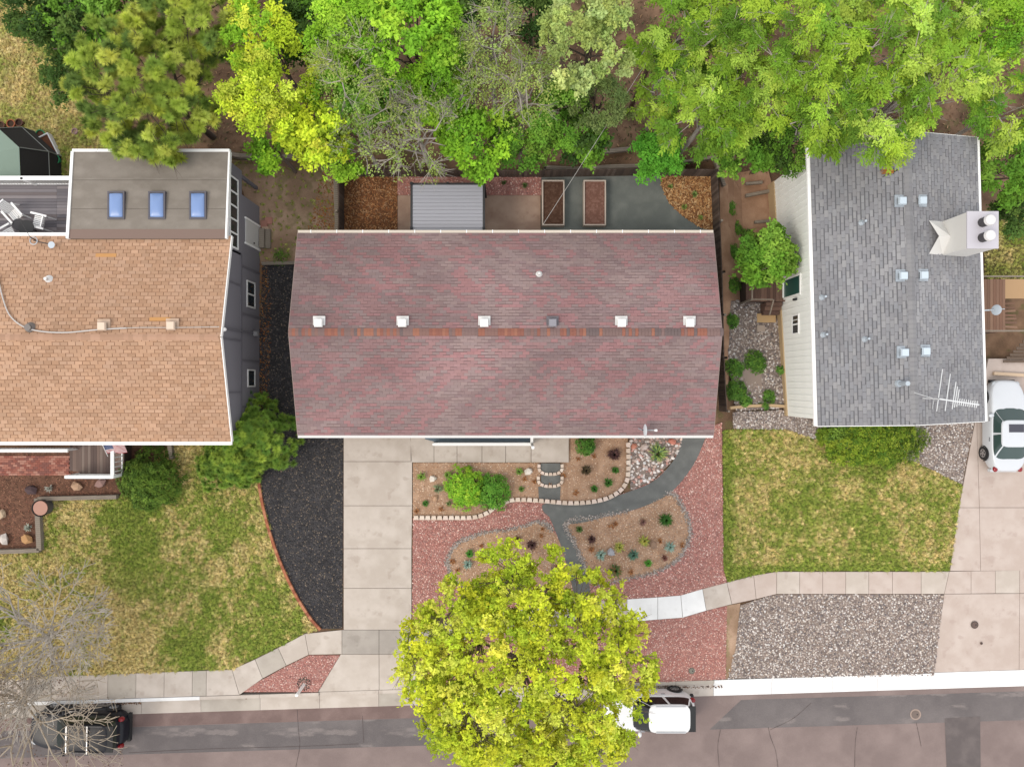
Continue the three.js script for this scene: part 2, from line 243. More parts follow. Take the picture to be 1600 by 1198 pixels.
{
  // long run of pavement panels from pairs of points on the far and near edge
  const run = (pairs, mats) => pairs.slice(0, -1).map((p, k) => [[[p[0], p[1]], [pairs[k + 1][0], pairs[k + 1][1]], [pairs[k + 1][2], pairs[k + 1][3]], [p[2], p[3]]], mats(k)]);
  const left = [[-150, 1071, -150, 1096]]; for (let u = -105; u < 320; u += 44) left.push([u + 9, 1064 - (u + 105) * 0.04, u + 9, 1093 - (u + 105) * 0.028]);
  left.push([322, 1047.5, 322, 1082], [362, 1046, 374, 1080], [398, 1030, 410, 1060], [434, 1012, 447, 1040], [476, 990, 482, 1023], [534, 984, 534, 1022]);
  for (const q of left) if (q[0] < 375) { const x = at(q[2], q[3]).x, e = alongKerb(x, -0.015, 0.03); const k = HC * S / (HC - 0.03); q[2] = UX + e.x * k; q[3] = UZ + e.z * k; }
  paving('sidewalk', 'pale concrete sidewalk of square panels bending up to the driveway', run(left, k => [MAT.concrete, MAT.concreteOld, MAT.concrete][k % 3]));
  const right = [[642, 984, 642, 1022], [690, 973, 696, 1008], [738, 962, 744, 996], [790, 953, 796, 986], [842, 946, 846, 980], [890, 941, 893, 976], [935, 938.5, 937, 974], [980, 936, 980, 972], [1028, 933, 1028, 968], [1064, 930, 1067, 965], [1098, 920, 1104, 954], [1136, 910, 1144, 944], [1178, 899, 1182, 936], [1214, 893, 1214, 928], [1250, 893, 1250, 928], [1286, 893, 1286, 928], [1322, 893, 1322, 928], [1358, 893, 1358, 928], [1395, 893, 1395, 928], [1440, 893, 1440, 928], [1484, 892.5, 1476, 928], [1518, 892, 1518, 927.5], [1556, 891.5, 1556, 927], [1594, 891, 1594, 927], [1640, 890, 1640, 926], [1700, 889, 1700, 925], [1800, 888, 1800, 924]];
  paving('sidewalk', 'concrete sidewalk with three bright new panels running past the green lawn', run(right, k => k >= 7 && k <= 9 ? MAT.concreteNew : (k < 6 ? MAT.concreteGrey : [MAT.concretePink, MAT.concrete, MAT.concretePink][k % 3])), 'sidewalk');
  const d = [], ys = [682, 721, 790, 857, 919, 984]; d.push([[[536, 640], [640, 640], [640.5, 682], [536, 682]], MAT.concrete]);
  for (let k = 0; k < 5; k++) d.push([[[536.5, ys[k]], [k ? 644 - (k > 2 ? 1 : 0) : 641, ys[k]], [644 - (k > 1 ? 1 : 0), ys[k + 1]], [536.5, ys[k + 1]]], MAT.concrete]);
  d.push([[[534, 984], [592, 984], [592, 1022], [534, 1022]], MAT.concreteGrey], [[[592, 984], [642, 984], [642, 1022], [592, 1022]], MAT.concreteGrey]);
  d.push([[at(532, 1022, 0.03), at(592, 1022, 0.03), alongKerb(at(592, 1082).x, -0.01, -0.04), alongKerb(at(496, 1082).x, -0.01, -0.04)], MAT.concrete], [[at(592, 1022, 0.03), at(643, 1022, 0.03), alongKerb(at(668, 1082).x, -0.01, -0.04), alongKerb(at(592, 1082).x, -0.01, -0.04)], MAT.concrete]);
  paving('driveway', 'wide pale concrete driveway in front of the mauve roofed house', d);
  const e = [[[[1545, 560], [1700, 560], [1700, 660], [1524, 660]], MAT.concretePink], [[[1524, 660], [1527, 660], [1531, 793], [1499, 793]], MAT.concretePink], [[[1527, 660], [1700, 660], [1700, 793], [1531, 793]], MAT.concretePink], [[[1499, 793], [1531, 793], [1533, 892], [1485, 892]], MAT.concretePink], [[[1531, 793], [1700, 793], [1700, 891], [1533, 892]], MAT.concretePink]];
  e.push([[at(1476, 928, 0.03), at(1594, 927, 0.03), alongKerb(at(1594, 1052).x, -0.01, -0.04), alongKerb(at(1460, 1056).x, -0.01, -0.04)], MAT.concretePink], [[at(1594, 927, 0.03), at(1720, 926, 0.03), alongKerb(at(1720, 1052).x, -0.01, -0.04), alongKerb(at(1594, 1052).x, -0.01, -0.04)], MAT.concretePink]);
  paving('driveway', 'pinkish concrete driveway under the silver white sedan', e);
  const w = []; const xs = [641, 678, 714, 753, 790, 830]; for (let k = 0; k < 5; k++) w.push([[[xs[k], 670], [xs[k + 1], 670], [xs[k + 1], 722.5], [xs[k], 722.5]], MAT.concrete]); w.push([[[830, 665, 0.16], [889, 665, 0.16], [889, 722.5, 0.16], [830, 722.5, 0.16]], MAT.concrete]);
  paving('front_walk', 'concrete entry walk and landing along the front of the mauve roofed house', w, 'walkway');
  paving('patio', 'tan stained concrete patio behind the mauve roofed house', [[[[621, 305], [757, 305], [757, 400], [621, 400]], MAT.patio], [[[757, 305], [845, 305], [845, 400], [757, 400]], MAT.patio]]);
}

// ---------------------------------------------------------------- lawns, gravel and planting beds
const PL = {
  lawnA: [[58, 862], [70, 782], [185, 778], [262, 700], [268, 640], [330, 640], [395, 690], [404, 745], [415, 800], [432, 860], [455, 918], [478, 962], [497, 984], [476, 989], [434, 1011], [398, 1029], [362, 1045], [276, 1049], [100, 1057], [-150, 1070], [-150, 862]],
  lawnB: [[1130, 672], [1231, 671], [1255, 680], [1312, 701], [1372, 712], [1432, 722], [1504, 758], [1499, 793], [1484, 892], [1214, 892], [1178, 898], [1137, 909], [1131, 890]],
  redA: [[645, 809], [740, 809], [775, 791], [815, 782], [890, 786], [940, 782], [985, 767], [1020, 752], [1050, 725], [1068, 682], [1128, 660], [1131, 890], [1136, 910], [1098, 920], [1064, 930], [980, 936], [842, 946], [738, 962], [644, 983]],
  redB: [[643, 1022], [744, 996], [846, 980], [980, 972], [1067, 965], [1104, 954], [1136, 946], [1134, 1061], [668, 1082]],
  redC: [[378, 1081], [410, 1061], [447, 1041], [483, 1023.5], [531, 1023.5], [496, 1081]],
  river: [[1157, 946], [1182, 937], [1214, 928.5], [1475, 928.5], [1460, 1055], [1136, 1060], [1150, 1010]],
  verge: [[1136, 946], [1157, 942], [1150, 1010], [1140, 1060.5], [1134.5, 1061]],
  riverSide: [[1145, 644], [1228, 640], [1278, 660], [1300, 640], [1530, 640], [1522, 662], [1504, 757], [1432, 722], [1312, 701], [1255, 680], [1231, 671], [1146, 670]],
  riverYard: [[1142, 470], [1185, 466], [1216, 500], [1226, 560], [1229, 637], [1150, 642], [1138, 560]],
  black: [[410, 414], [470, 414], [470, 640], [536, 640], [535, 982], [501, 982], [487, 964], [464, 928], [441, 880], [423, 830], [411, 783], [404, 742], [404, 690], [404, 560]],
  bedA: [[645, 723], [838, 723], [838, 781], [815, 780], [775, 789], [740, 807], [645, 807]],
  bedB: [[838, 690], [981, 640], [981, 745], [974, 760], [958, 772], [930, 781], [880, 785], [838, 781]],
  bedC: curve([[699, 880], [712, 852], [745, 835], [800, 826], [848, 816], [866, 832], [884, 868], [898, 912], [880, 925], [800, 930], [720, 915]], 6, true),
  bedD: curve([[884, 818], [940, 806], [1000, 794], [1048, 770], [1066, 790], [1078, 820], [1072, 856], [1046, 884], [990, 902], [924, 910], [912, 880], [898, 848]], 6, true),
  cobble: [[984, 664], [1072, 664], [1062, 700], [1046, 725], [1018, 752], [985, 766]],
  mulchL: [[537, 268], [621, 268], [621, 400], [537, 400]], redBack: [[621, 268], [846, 268], [846, 305], [621, 305]],
  fines: [[846, 268], [1030, 268], [1034, 292], [1046, 318], [1070, 340], [1096, 356], [1120, 362], [1120, 400], [846, 400]],
  mulchR: [[1030, 268], [1118, 268], [1120, 362], [1096, 356], [1070, 340], [1046, 318], [1034, 292]],
  dirtL: [[360, 250], [526, 252], [527, 366], [480, 370], [462, 410], [408, 412], [380, 300]],
  dryLawn: [[-140, -60], [20, -60], [66, 30], [112, 120], [150, 190], [200, 236], [150, 300], [-140, 300]],
  frontBed: [[-150, 700], [262, 700], [200, 770], [66, 782], [62, 858], [-150, 858]],
  sideDirt: [[1124, 264], [1200, 262], [1210, 300], [1230, 466], [1150, 470], [1140, 560], [1136, 640], [1130, 560]],
  backR: [[1536, 330], [1720, 330], [1720, 438], [1540, 438]],
};
const W = Object.fromEntries(Object.entries(PL).map(([k, p]) => [k, p.map(([u, v]) => on(u, v))]));
W.path1 = flat(curve([[1108, 664], [1100, 690], [1088, 718], [1068, 748], [1044, 772], [1006, 791], [950, 806], [886, 818], [850, 800], [848, 788], [890, 787], [940, 781], [985, 767], [1020, 752], [1048, 725], [1062, 700], [1070, 664]], 4, true));
W.path2 = flat([[850, 792], [862, 815], [876, 850], [890, 895], [898, 935], [923, 930], [919, 900], [908, 868], [896, 842], [884, 818], [890, 800]]);
const lift = (P, y) => P.map(p => V(p.x, y, p.z));
const sheet = (name, P, y, mat, label, category) => solo(name, plate(lift(P, y), 0), mat, label, category, null, 'structure');
// lawn colour: living green against straw, by patches
const dryA = (x, z) => { const n = fbm(x * 0.42 + 3, z * 0.42 + 8, 4), f = fbm(x * 2.6, z * 2.6 + 40, 3), e = fbm(x * 7, z * 7 + 90, 2); let d = clamp((n - 0.46) * 3.4 + (f - 0.5) * 1.4 + (e - 0.5) * 1.5 + 0.47); const p = (u, v, r) => { const q = at(u, v); return Math.exp(-((x - q.x) ** 2 + (z - q.z) ** 2) / (r * r)); }; d += 0.55 * p(265, 720, 1.6) + 0.5 * p(150, 1010, 2.6) + 0.35 * p(185, 900, 2) - 0.9 * p(328, 935, 0.5) - 0.5 * p(285, 1026, 0.5) - 0.4 * p(200, 850, 1.6); return clamp(d); };
const dryB = (x, z) => { const n = fbm(x * 0.5 + 31, z * 0.5 + 3, 4), f = fbm(x * 3.1, z * 3.1 + 140, 3), e = fbm(x * 8, z * 8 + 9, 2); let d = clamp((n - 0.5) * 1.6 + (f - 0.5) * 1.4 + (e - 0.5) * 1.5 + 0.34); const p = (u, v, r) => { const q = at(u, v); return Math.exp(-((x - q.x) ** 2 + (z - q.z) ** 2) / (r * r)); }; d += 0.7 * p(1320, 768, 0.5) + 0.4 * p(1235, 770, 0.35) + 0.3 * p(1160, 700, 0.7) - 0.9 * sm(0.7, 0, x - at(1131, 800).x) - 0.5 * sm(0.6, 0, at(0, 892).z - z); return clamp(d); };
const GREEN = [104, 126, 36], GREEN2 = [144, 154, 64], STRAW = [218, 198, 138], STRAW2 = [184, 160, 98];
function lawn(name, poly, dry, label) {
  const xs = poly.map(p => p.x), zs = poly.map(p => p.z), x0 = Math.min(...xs), x1 = Math.max(...xs), z0 = Math.min(...zs), z1 = Math.max(...zs), w = Math.max(x1 - x0, z1 - z0), n = 1024;
  const t = texture(n, w, (a, b) => { const x = a * w, z = -b * w, X = x0 + x, Z = z1 + z; const d = dry(X, Z), f = hash(Math.floor(a * n), Math.floor(b * n)), k = fbm(X * 5, Z * 5, 2); return mixc(mixc(mixc(GREEN, GREEN2, k), mixc(STRAW, STRAW2, f), d), [64, 66, 26], f < 0.3 ? 0.55 : 0.25); });
  t.offset.set(-x0 / w, z1 / w);
  solo(name, plate(lift(poly, 0.0), 0), M(white(), 1, { map: t }), label, 'lawn', null, 'structure');
}
lawn('lawn', W.lawnA, dryA, 'patchy green and straw lawn in front of the tan roofed house');
lawn('lawn', W.lawnB, dryB, 'green lawn in front of the grey roofed house');
function tuftGeo(n, seed, len, spread) { const r = rng(seed), b = new MB(); for (let k = 0; k < n; k++) { const a = r() * 6.283, q = r() * spread * 0.5, x = Math.cos(a) * q, z = Math.sin(a) * q, o = r() * 6.283, l = len * (0.6 + 0.6 * r()), w = 0.006 + 0.005 * r(), lean = l * (0.5 + 0.6 * r()), s = V(-Math.sin(o) * w, 0, Math.cos(o) * w), t = V(x + Math.cos(o) * lean, l * 0.75, z + Math.sin(o) * lean), m = V(x + Math.cos(o) * lean * 0.4, l * 0.55, z + Math.sin(o) * lean * 0.4); b.quad(V(x - s.x, 0, z - s.z), V(x + s.x, 0, z + s.z), V(m.x + s.x, m.y, m.z + s.z), V(m.x - s.x, m.y, m.z - s.z)); const i = [V(m.x - s.x, m.y, m.z - s.z), V(m.x + s.x, m.y, m.z + s.z), t].map(p => b.v(p.x, p.y, p.z)); b.tri(...i); } return b.geo(); }
const tuft = tuftGeo(18, 5, 0.1, 0.2), bladeMat = M(new THREE.Color(1, 1, 1), 0.9, { side: THREE.DoubleSide });
function grass(poly, gap, holes, dry, label, k = 1) {
  const r = rng(11 + poly.length), list = [];
  scatter(poly, gap, holes, r, (x, z) => { const d = clamp(dry(x, z) + (r() - 0.5) * 0.4), g = mixc(mixc(GREEN, GREEN2, r()), mixc(STRAW, STRAW2, r()), d); list.push([V(x, T(x, z) - 0.005, z), new THREE.Euler(0, r() * 6.28, 0), (0.7 + 0.8 * r()) * k, shift(C(...g, 1.55), r, 0.28)]); });
  tag(copies('grass', tuft, bladeMat, list), label, 'grass', null, 'stuff');
}
grass(W.lawnA, 0.1, [], dryA, 'short patchy grass of the lawn before the tan roofed house');
grass(W.lawnB, 0.1, [], dryB, 'short green grass of the lawn before the grey roofed house');
solo('dry_lawn', drape(PL.dryLawn, 0.0), M(white(), 1, { map: texture(1024, 8, (x, y) => { const n = fbm(x * 8, y * 8, 5, 8), f = hash(Math.floor(x * 900), Math.floor(y * 900)), g = sm(0.5, 0.68, fbm(x * 24 + 0.3, y * 24, 3, 24)); return mixc(mixc(mixc([172, 146, 96], [200, 174, 122], clamp((n - 0.3) * 2)), [132, 130, 66], g * 0.55), [110, 92, 56], f < 0.12 ? 0.5 : 0); }) }), 'dry straw coloured grass beside the woods at the upper corner', 'lawn', null, 'structure');
grass(W.dryLawn, 0.13, [], (x, z) => clamp(0.62 + (fbm(x * 1.2, z * 1.2, 3) - 0.5) * 1.6), 'dry straw grass behind the tan roofed house', 1.2);
grass(W.backR, 0.12, [], (x, z) => clamp(0.4 + (fbm(x * 1.2, z * 1.2, 3) - 0.5) * 2), 'thin grass behind the grey roofed house');
solo('back_lawn', drape(PL.backR, 0.0), M(white(), 1, { map: texture(512, 4, grain([98, 92, 48], [134, 118, 70], [150, 130, 86], 8, 0.4)) }), 'thin brownish grass below the white chimney', 'lawn', null, 'structure');
solo('dirt_yard', drape(PL.dirtL, 0.004), MAT.dirt, 'bare trampled dirt yard between the two timber walls', 'ground', null, 'structure');
grass(W.dirtL, 0.3, [], () => 0.25, 'thin grass sprigs in the bare dirt yard', 0.9);
solo('side_yard', drape(PL.sideDirt, 0.004), M(white(), 1, { map: texture(512, 4, grain([176, 136, 108], [208, 168, 138], [138, 106, 82], 8, 0.5)) }), 'sloping dirt side yard beside the white siding wall', 'ground', null, 'structure');
sheet('gravel_bed', W.redA, 0.004, MAT.redGravel, 'red gravel yard round the planting islands', 'gravel bed');
sheet('gravel_bed', W.redB, 0.004, MAT.redGravel, 'red gravel strip between sidewalk and kerb under the yellow green tree', 'gravel bed');
sheet('gravel_bed', W.redC, 0.004, MAT.redGravel, 'small red gravel triangle beside the driveway apron', 'gravel bed');
sheet('gravel_bed', W.river, 0.004, MAT.riverBase, 'grey river rock strip between sidewalk and kerb', 'gravel bed');
sheet('bare_verge', W.verge, 0.008, MAT.dirt, 'narrow strip of bare soil between red gravel and river rock', 'ground');
sheet('gravel_bed', W.riverSide, 0.006, MAT.riverBase, 'river rock border between green lawn and grey roofed house', 'gravel bed');
solo('gravel_bed', drape(PL.riverYard, 0.012), MAT.riverBase, 'river rock side yard below the small wooden porch', 'gravel bed', null, 'structure');
sheet('gravel_bed', W.black, 0.006, MAT.blackGravel, 'black gravel strip beside the driveway', 'gravel bed');
sheet('planting_bed', W.bedA, 0.02, MAT.bedBase, 'brown planting bed between entry walk and block edging', 'planting bed');
sheet('planting_bed', W.bedB, 0.024, MAT.bedBase, 'brown planting bed between front steps and cobble corner', 'planting bed');
sheet('planting_bed', W.bedC, 0.012, MAT.bedBase, 'planting island partly under the yellow green tree', 'planting bed');
sheet('planting_bed', W.bedD, 0.012, MAT.bedBase, 'planting island enclosed by the curved grey path', 'planting bed');
sheet('gravel_bed', W.cobble, 0.014, MAT.riverBase, 'corner bed of pink and white cobbles by the grey path', 'gravel bed');
sheet('garden_path', W.path1, 0.03, MAT.path, 'curved dark grey crushed stone path beside the cobble bed', 'path');
sheet('garden_path', W.path2, 0.034, MAT.path, 'dark grey path leading down to the sidewalk', 'path');
sheet('mulch_bed', W.mulchL, 0.006, MAT.mulchBase, 'orange brown mulch corner inside the back fence', 'mulch bed');
sheet('mulch_bed', W.mulchR, 0.01, MAT.mulchBase, 'orange straw mulch corner beside the grey fines yard', 'mulch bed');
sheet('gravel_bed', W.redBack, 0.006, MAT.redGravel, 'red gravel strip along the back fence', 'gravel bed');
sheet('fines_yard', W.fines, 0.008, MAT.yardFines, 'grey green crushed stone yard round the raised beds', 'gravel bed');
sheet('planting_bed', W.frontBed, 0.02, MAT.brownMulch, 'brown mulch bed before the white porch railing', 'planting bed');
// stones
function stoneGeo(seed, flatY = 0.6) { const r = rng(seed), g = new THREE.IcosahedronGeometry(0.5, 0), p = g.attributes.position, seen = {}; for (let k = 0; k < p.count; k++) { const key = [p.getX(k), p.getY(k), p.getZ(k)].map(v => v.toFixed(3)).join(); const s = seen[key] ?? (seen[key] = 0.75 + 0.5 * r()); p.setXYZ(k, p.getX(k) * s * 1.15, p.getY(k) * s * flatY, p.getZ(k) * s * 0.9); } g.computeVertexNormals(); return g; }
const stone = stoneGeo(3), chip = new THREE.BoxGeometry(1, 0.14, 0.3), stoneMat = M(new THREE.Color(1, 1, 1), 0.9);
function stones(poly, gap, size, palette, label, holes = [], geo = stone, dv = 0.2) {
  const r = rng(5 + Math.round(poly[0].x * 100)), list = [];
  scatter(poly, gap, holes, r, (x, z) => { const s = size * (0.6 + 0.8 * r()), c = palette[Math.floor(r() * palette.length)]; list.push([V(x, T(x, z) + s * 0.12 + 0.006, z), new THREE.Euler((r() - 0.5) * 0.7, r() * 6.28, (r() - 0.5) * 0.7), s, shift(C(...c), r, dv)]); });
  return tag(copies('gravel', geo, stoneMat, list), label, 'gravel', null, 'stuff');
}
const RED = [[214, 156, 144], [202, 138, 126], [230, 182, 170], [186, 124, 115], [240, 206, 194], [208, 148, 137], [174, 128, 122]];
const RIVER = [[192, 178, 170], [214, 204, 198], [166, 151, 144], [236, 228, 222], [144, 130, 126], [202, 187, 176], [178, 160, 150], [124, 115, 115]];
const BED = [[224, 186, 156], [200, 160, 130], [236, 208, 182], [174, 134, 106], [214, 170, 136], [190, 164, 146]];
const holesA = [W.bedC, W.bedD, W.path1, W.path2];
stones(W.redA, 0.062, 0.06, RED, 'loose red gravel round the planting islands', holesA, stone, 0.34);
stones(W.redB, 0.062, 0.06, RED, 'loose red gravel between sidewalk and kerb');
stones(W.redC, 0.062, 0.06, RED, 'loose red gravel in the triangle by the apron');
stones(W.redBack, 0.075, 0.07, RED, 'loose red gravel along the back fence');
stones(W.river, 0.075, 0.085, RIVER, 'loose river rock between sidewalk and kerb');
stones(W.riverSide, 0.075, 0.085, RIVER, 'loose river rock beside the green lawn');
stones(W.riverYard, 0.09, 0.105, RIVER, 'loose river rock below the wooden porch');
stones(W.black, 0.075, 0.065, [[54, 52, 54], [70, 68, 70], [44, 42, 45], [96, 90, 86], [62, 58, 60], [58, 58, 64], [126, 112, 98]], 'loose black gravel beside the driveway', [], stone, 0.3);
for (const [k, l] of [['bedA', 'behind the block edging'], ['bedB', 'beside the front steps'], ['bedC', 'in the island under the tree'], ['bedD', 'in the island inside the curved path']]) stones(W[k], 0.08, 0.06, BED, 'fine brown gravel and bark ' + l);
stones(W.cobble, 0.13, 0.15, [[240, 226, 218], [226, 190, 178], [214, 160, 146], [250, 244, 240], [186, 164, 154], [232, 208, 196], [246, 236, 230], [150, 136, 130]], 'pink and white cobbles in the corner by the path');
const MULCH = [[186, 130, 82], [150, 96, 58], [206, 156, 106], [116, 74, 46], [172, 110, 62], [190, 148, 110]];
stones(W.mulchL, 0.075, 0.1, MULCH, 'orange brown bark chips inside the back fence', [], chip);
stones(W.mulchR, 0.065, 0.13, [[206, 158, 104], [186, 134, 84], [222, 182, 132], [150, 100, 60], [196, 146, 92]], 'orange straw mulch in the fence corner', [], chip);
stones(W.frontBed, 0.085, 0.09, [[140, 96, 74], [116, 78, 58], [164, 118, 92], [92, 62, 48], [156, 104, 84]], 'brown bark chips before the white porch railing', [], chip);
{ // dark grey pebble borders round the two islands
  const r = rng(77), list = []; for (const [k, skip] of [['bedC', (u, v) => u > 862], ['bedD', (u, v) => v < 800 && u < 1040]]) PL[k].forEach(([u, v], i, a) => { const n = a[(i + 1) % a.length]; for (let j = 0; j < 26; j++) { const t = r(), q = at(lerp(u, n[0], t) + gauss(r) * 4, lerp(v, n[1], t) + gauss(r) * 4); if (skip(u, v)) continue; const c = [[186, 174, 166], [166, 154, 147], [204, 192, 184], [146, 136, 130]][Math.floor(r() * 4)]; list.push([V(q.x, 0.03, q.z), new THREE.Euler(r(), r() * 6, r()), 0.045 + 0.05 * r(), shift(C(...c), r, 0.2)]); } }); tag(copies('gravel', stone, stoneMat, list), 'grey pebble border round the planting islands', 'gravel', null, 'stuff');
}
const LEAF = [[178, 108, 40], [200, 136, 60], [150, 86, 34], [160, 116, 66]];
stones(lift(flat([[500, 270], [526, 262], [527, 365], [478, 366], [490, 330]]), 0), 0.1, 0.09, LEAF, 'fallen orange leaves against the timber wall', [], chip);
stones(flat([[404, 410], [418, 408], [424, 470], [420, 640], [404, 640]]), 0.11, 0.085, LEAF, 'fallen orange leaves at the foot of the grey wall', [], chip);
{ const r = rng(81), list = [], bit = (u, v, y, k) => { const q = at(u, v, y), c = [[120, 82, 58], [96, 66, 48], [150, 104, 70], [84, 62, 50]][Math.floor(r() * 4)]; list.push([V(q.x, y + 0.01, q.z), new THREE.Euler((r() - 0.5) * 0.8, r() * 6.3, (r() - 0.5) * 0.8), k * (0.6 + 0.8 * r()), shift(C(...c), r, 0.2)]); };
  for (let k = 0; k < 260; k++) bit(60 + r() * 160, 1099 + gauss(r) * 2.2 - r() * 1.5, -0.1, 0.07); for (let k = 0; k < 220; k++) bit(r() * 130, 1062 + r() * 26, 0.03, 0.06); for (let k = 0; k < 320; k++) bit(r() * 190, 1120 + r() * 78, -0.12, 0.06); for (let k = 0; k < 150; k++) bit(1020 + r() * 110, 1073 + gauss(r) * 2.5, -0.1, 0.06); for (let k = 0; k < 40; k++) bit(280 + r() * 110, 1091 + gauss(r) * 1.5, -0.1, 0.06); for (let k = 0; k < 60; k++) bit(640 + r() * 380, 1082 + r() * 30, -0.1, 0.05);
  tag(copies('fallen_leaves', chip, stoneMat, list), 'dry brown leaf litter along the gutter, sidewalk and street', 'leaf litter', null, 'stuff'); }
stones(lift([[-60, -60], [1700, -60], [1700, 262], [1130, 262], [1120, 262], [366, 246], [200, 240], [112, 120], [60, 20]].map(([u, v]) => on(u, v)), 0), 0.26, 0.12, [[150, 116, 84], [120, 88, 62], [96, 72, 50], [170, 138, 104], [84, 84, 48]], 'leaf litter on the woodland floor', [], chip);

// ---------------------------------------------------------------- houses
const tabGeo = (() => { const b = new MB(), t = 0.02; // one shingle tab: x along the course, -z down the slope, butt edge raised
  const top = [V(-0.5, t, 0.5), V(0.5, t, 0.5), V(0.5, 0.003, -0.6), V(-0.5, 0.003, -0.6)], bot = top.map(p => V(p.x, -0.006, p.z)); b.hexa(top, bot); return b.geo(); })();
function slope(parent, name, E0, E1, R0, R1, opt) { // one roof slope with eave E0-E1 and ridge R0-R1, boards below and shingle courses above
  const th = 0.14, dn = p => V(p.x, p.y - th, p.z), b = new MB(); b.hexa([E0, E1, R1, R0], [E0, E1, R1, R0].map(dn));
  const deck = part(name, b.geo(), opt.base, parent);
  const along = E1.clone().sub(E0), len = along.length(); along.normalize();
  const upv = R0.clone().sub(E0); upv.addScaledVector(along, -upv.dot(along)); const rise = upv.length(); upv.normalize();
  const nor = along.clone().cross(upv).normalize(); const flip = nor.y < 0; if (flip) nor.negate();
  const skew = R0.clone().sub(E0).dot(along), len2 = R1.clone().sub(R0).length();
  const down = upv.clone().negate(), X = nor.clone().cross(down), q = new THREE.Quaternion().setFromRotationMatrix(new THREE.Matrix4().makeBasis(X, nor, down));
  const e = opt.exposure ?? 0.145, w = opt.tab ?? 0.32, n = Math.floor(rise / e), r = rng(opt.seed), list = [];
  for (let j = 0; j < n; j++) {
    const s0 = skew * (j * e) / rise, L = lerp(len, len2, j * e / rise), off = (j % 2 ? w / 2 : 0) + (opt.jog ?? 0.03) * (r() - 0.5);
    for (let x = -off; x < L - 0.02; x += w) {
      const a = Math.max(x, 0), c = Math.min(x + w, L); if (c - a < 0.04) continue; const m = (a + c) / 2;
      const p = E0.clone().addScaledVector(along, s0 + m).addScaledVector(upv, (j + 0.5) * e + 0.01).addScaledVector(nor, 0.006);
      const cut = r() < (opt.cut ?? 0.5) ? (opt.short ?? 0.74) : 1; p.addScaledVector(upv, -0.5 * e * (1 - cut));  // short tabs bare the darker deck colour, standing in for butt shade between courses
      list.push([p, q.clone(), V((c - a) * (opt.gapX ?? 0.96), 1, e * cut), opt.tint(m, j, r, L)]);
    }
  }
  copies('shingles', tabGeo, opt.mat ?? stoneMat, list, deck);
  return deck;
}
function ridgeCaps(parent, R0, R1, half, drop, mats, step, seed) { // folded cap pieces along a ridge
  const d = R1.clone().sub(R0), L = d.length(); d.normalize(); const s = V(-d.z, 0, d.x).normalize(), b = new MB(), w = step * 0.98 / 2;
  const P = (x, k, y) => V(0, 0, 0).addScaledVector(d, x).addScaledVector(s, k * half).add(V(0, y, 0));
  for (const k of [-1, 1]) { const t = [P(-w, 0, 0.045), P(w, 0, 0.03), P(w, k, 0.022 - drop), P(-w, k, 0.036 - drop)], q = k > 0 ? t : [t[1], t[0], t[3], t[2]]; b.hexa([q[3], q[2], q[1], q[0]].reverse(), [q[3], q[2], q[1], q[0]].reverse().map(p => V(p.x, p.y - 0.02, p.z))); }
  const g = b.geo(), r = rng(seed); let run = 0, cur = 0;
  for (let x = step / 2; x < L; x += step) { if (run-- <= 0) { run = Math.floor(r() * 9); cur = Math.floor(r() * mats.length); } const m = part('ridge_cap', g, r() < 0.6 ? mats[cur] : mats[Math.floor(r() * mats.length)], parent); m.position.copy(R0).addScaledVector(d, x); }
}
const gutter = (parent, a, b, mat, w = 0.13) => part('gutter', bar(a, b, w, 0.13), mat, parent);
function windowOn(parent, X, z0, z1, y0, y1, out, panes, frameMat, glassMat, name = 'window') { // framed window in a wall at x = X facing out (+1 or -1)
  const f = 0.07, g = part(name, new MB().box(X, X + out * 0.05, y0 - f, y0, z0 - f, z1 + f).box(X, X + out * 0.05, y1, y1 + f, z0 - f, z1 + f).box(X, X + out * 0.05, y0, y1, z0 - f, z0).box(X, X + out * 0.05, y0, y1, z1, z1 + f).geo(), frameMat, parent);
  const n = panes, w = (z1 - z0) / n;
  for (let k = 0; k < n; k++) { part('pane', bx(Math.min(X + out * 0.012, X + out * 0.02), Math.max(X + out * 0.012, X + out * 0.02), y0, y1, z0 + k * w + (k ? 0.035 : 0), z0 + (k + 1) * w - (k < n - 1 ? 0.035 : 0)), glassMat, g); if (k) part('mullion', bx(Math.min(X, X + out * 0.045), Math.max(X, X + out * 0.045), y0, y1, z0 + k * w - 0.035, z0 + k * w + 0.035), frameMat, g); }
  return g;
}
function boxVent(name, label, p, size, mat, capMat, group) { // square roof vent with a flashing plate and hooded cap
  const o = thing(name, label, 'roof vent', p, group);
  part('flashing', bx(-size * 0.75, size * 0.75, -0.04, 0.03, -size * 0.85, size * 0.7), mat, o); part('collar', bx(-size * 0.4, size * 0.4, 0.03, 0.14, -size * 0.4, size * 0.4), MAT.darkMetal, o);
  const b = new MB(), s = size * 0.52, t = size * 0.42; b.hexa([V(-t, 0.24, t), V(t, 0.24, t), V(t, 0.24, -t), V(-t, 0.24, -t)], [V(-s, 0.14, s), V(s, 0.14, s), V(s, 0.14, -s), V(-s, 0.14, -s)]); part('cap', b.geo(), capMat, o); return o;
}
function pipeVent(label, p, h, r, mat, group) { const o = thing('pipe_vent', label, 'vent pipe', p, group); part('pipe', new THREE.CylinderGeometry(r, r, h + 0.3, 14).translate(0, h / 2 - 0.15, 0), mat, o); part('flashing', new THREE.CylinderGeometry(r * 1.3, r < 0.08 ? r * 2.8 : r * 1.7, 0.12, 14).translate(0, 0.03, 0), mat, o); return o; }
const roofY = (E, R, z) => lerp(E.y, R.y, clamp((z - E.z) / (R.z - E.z)));

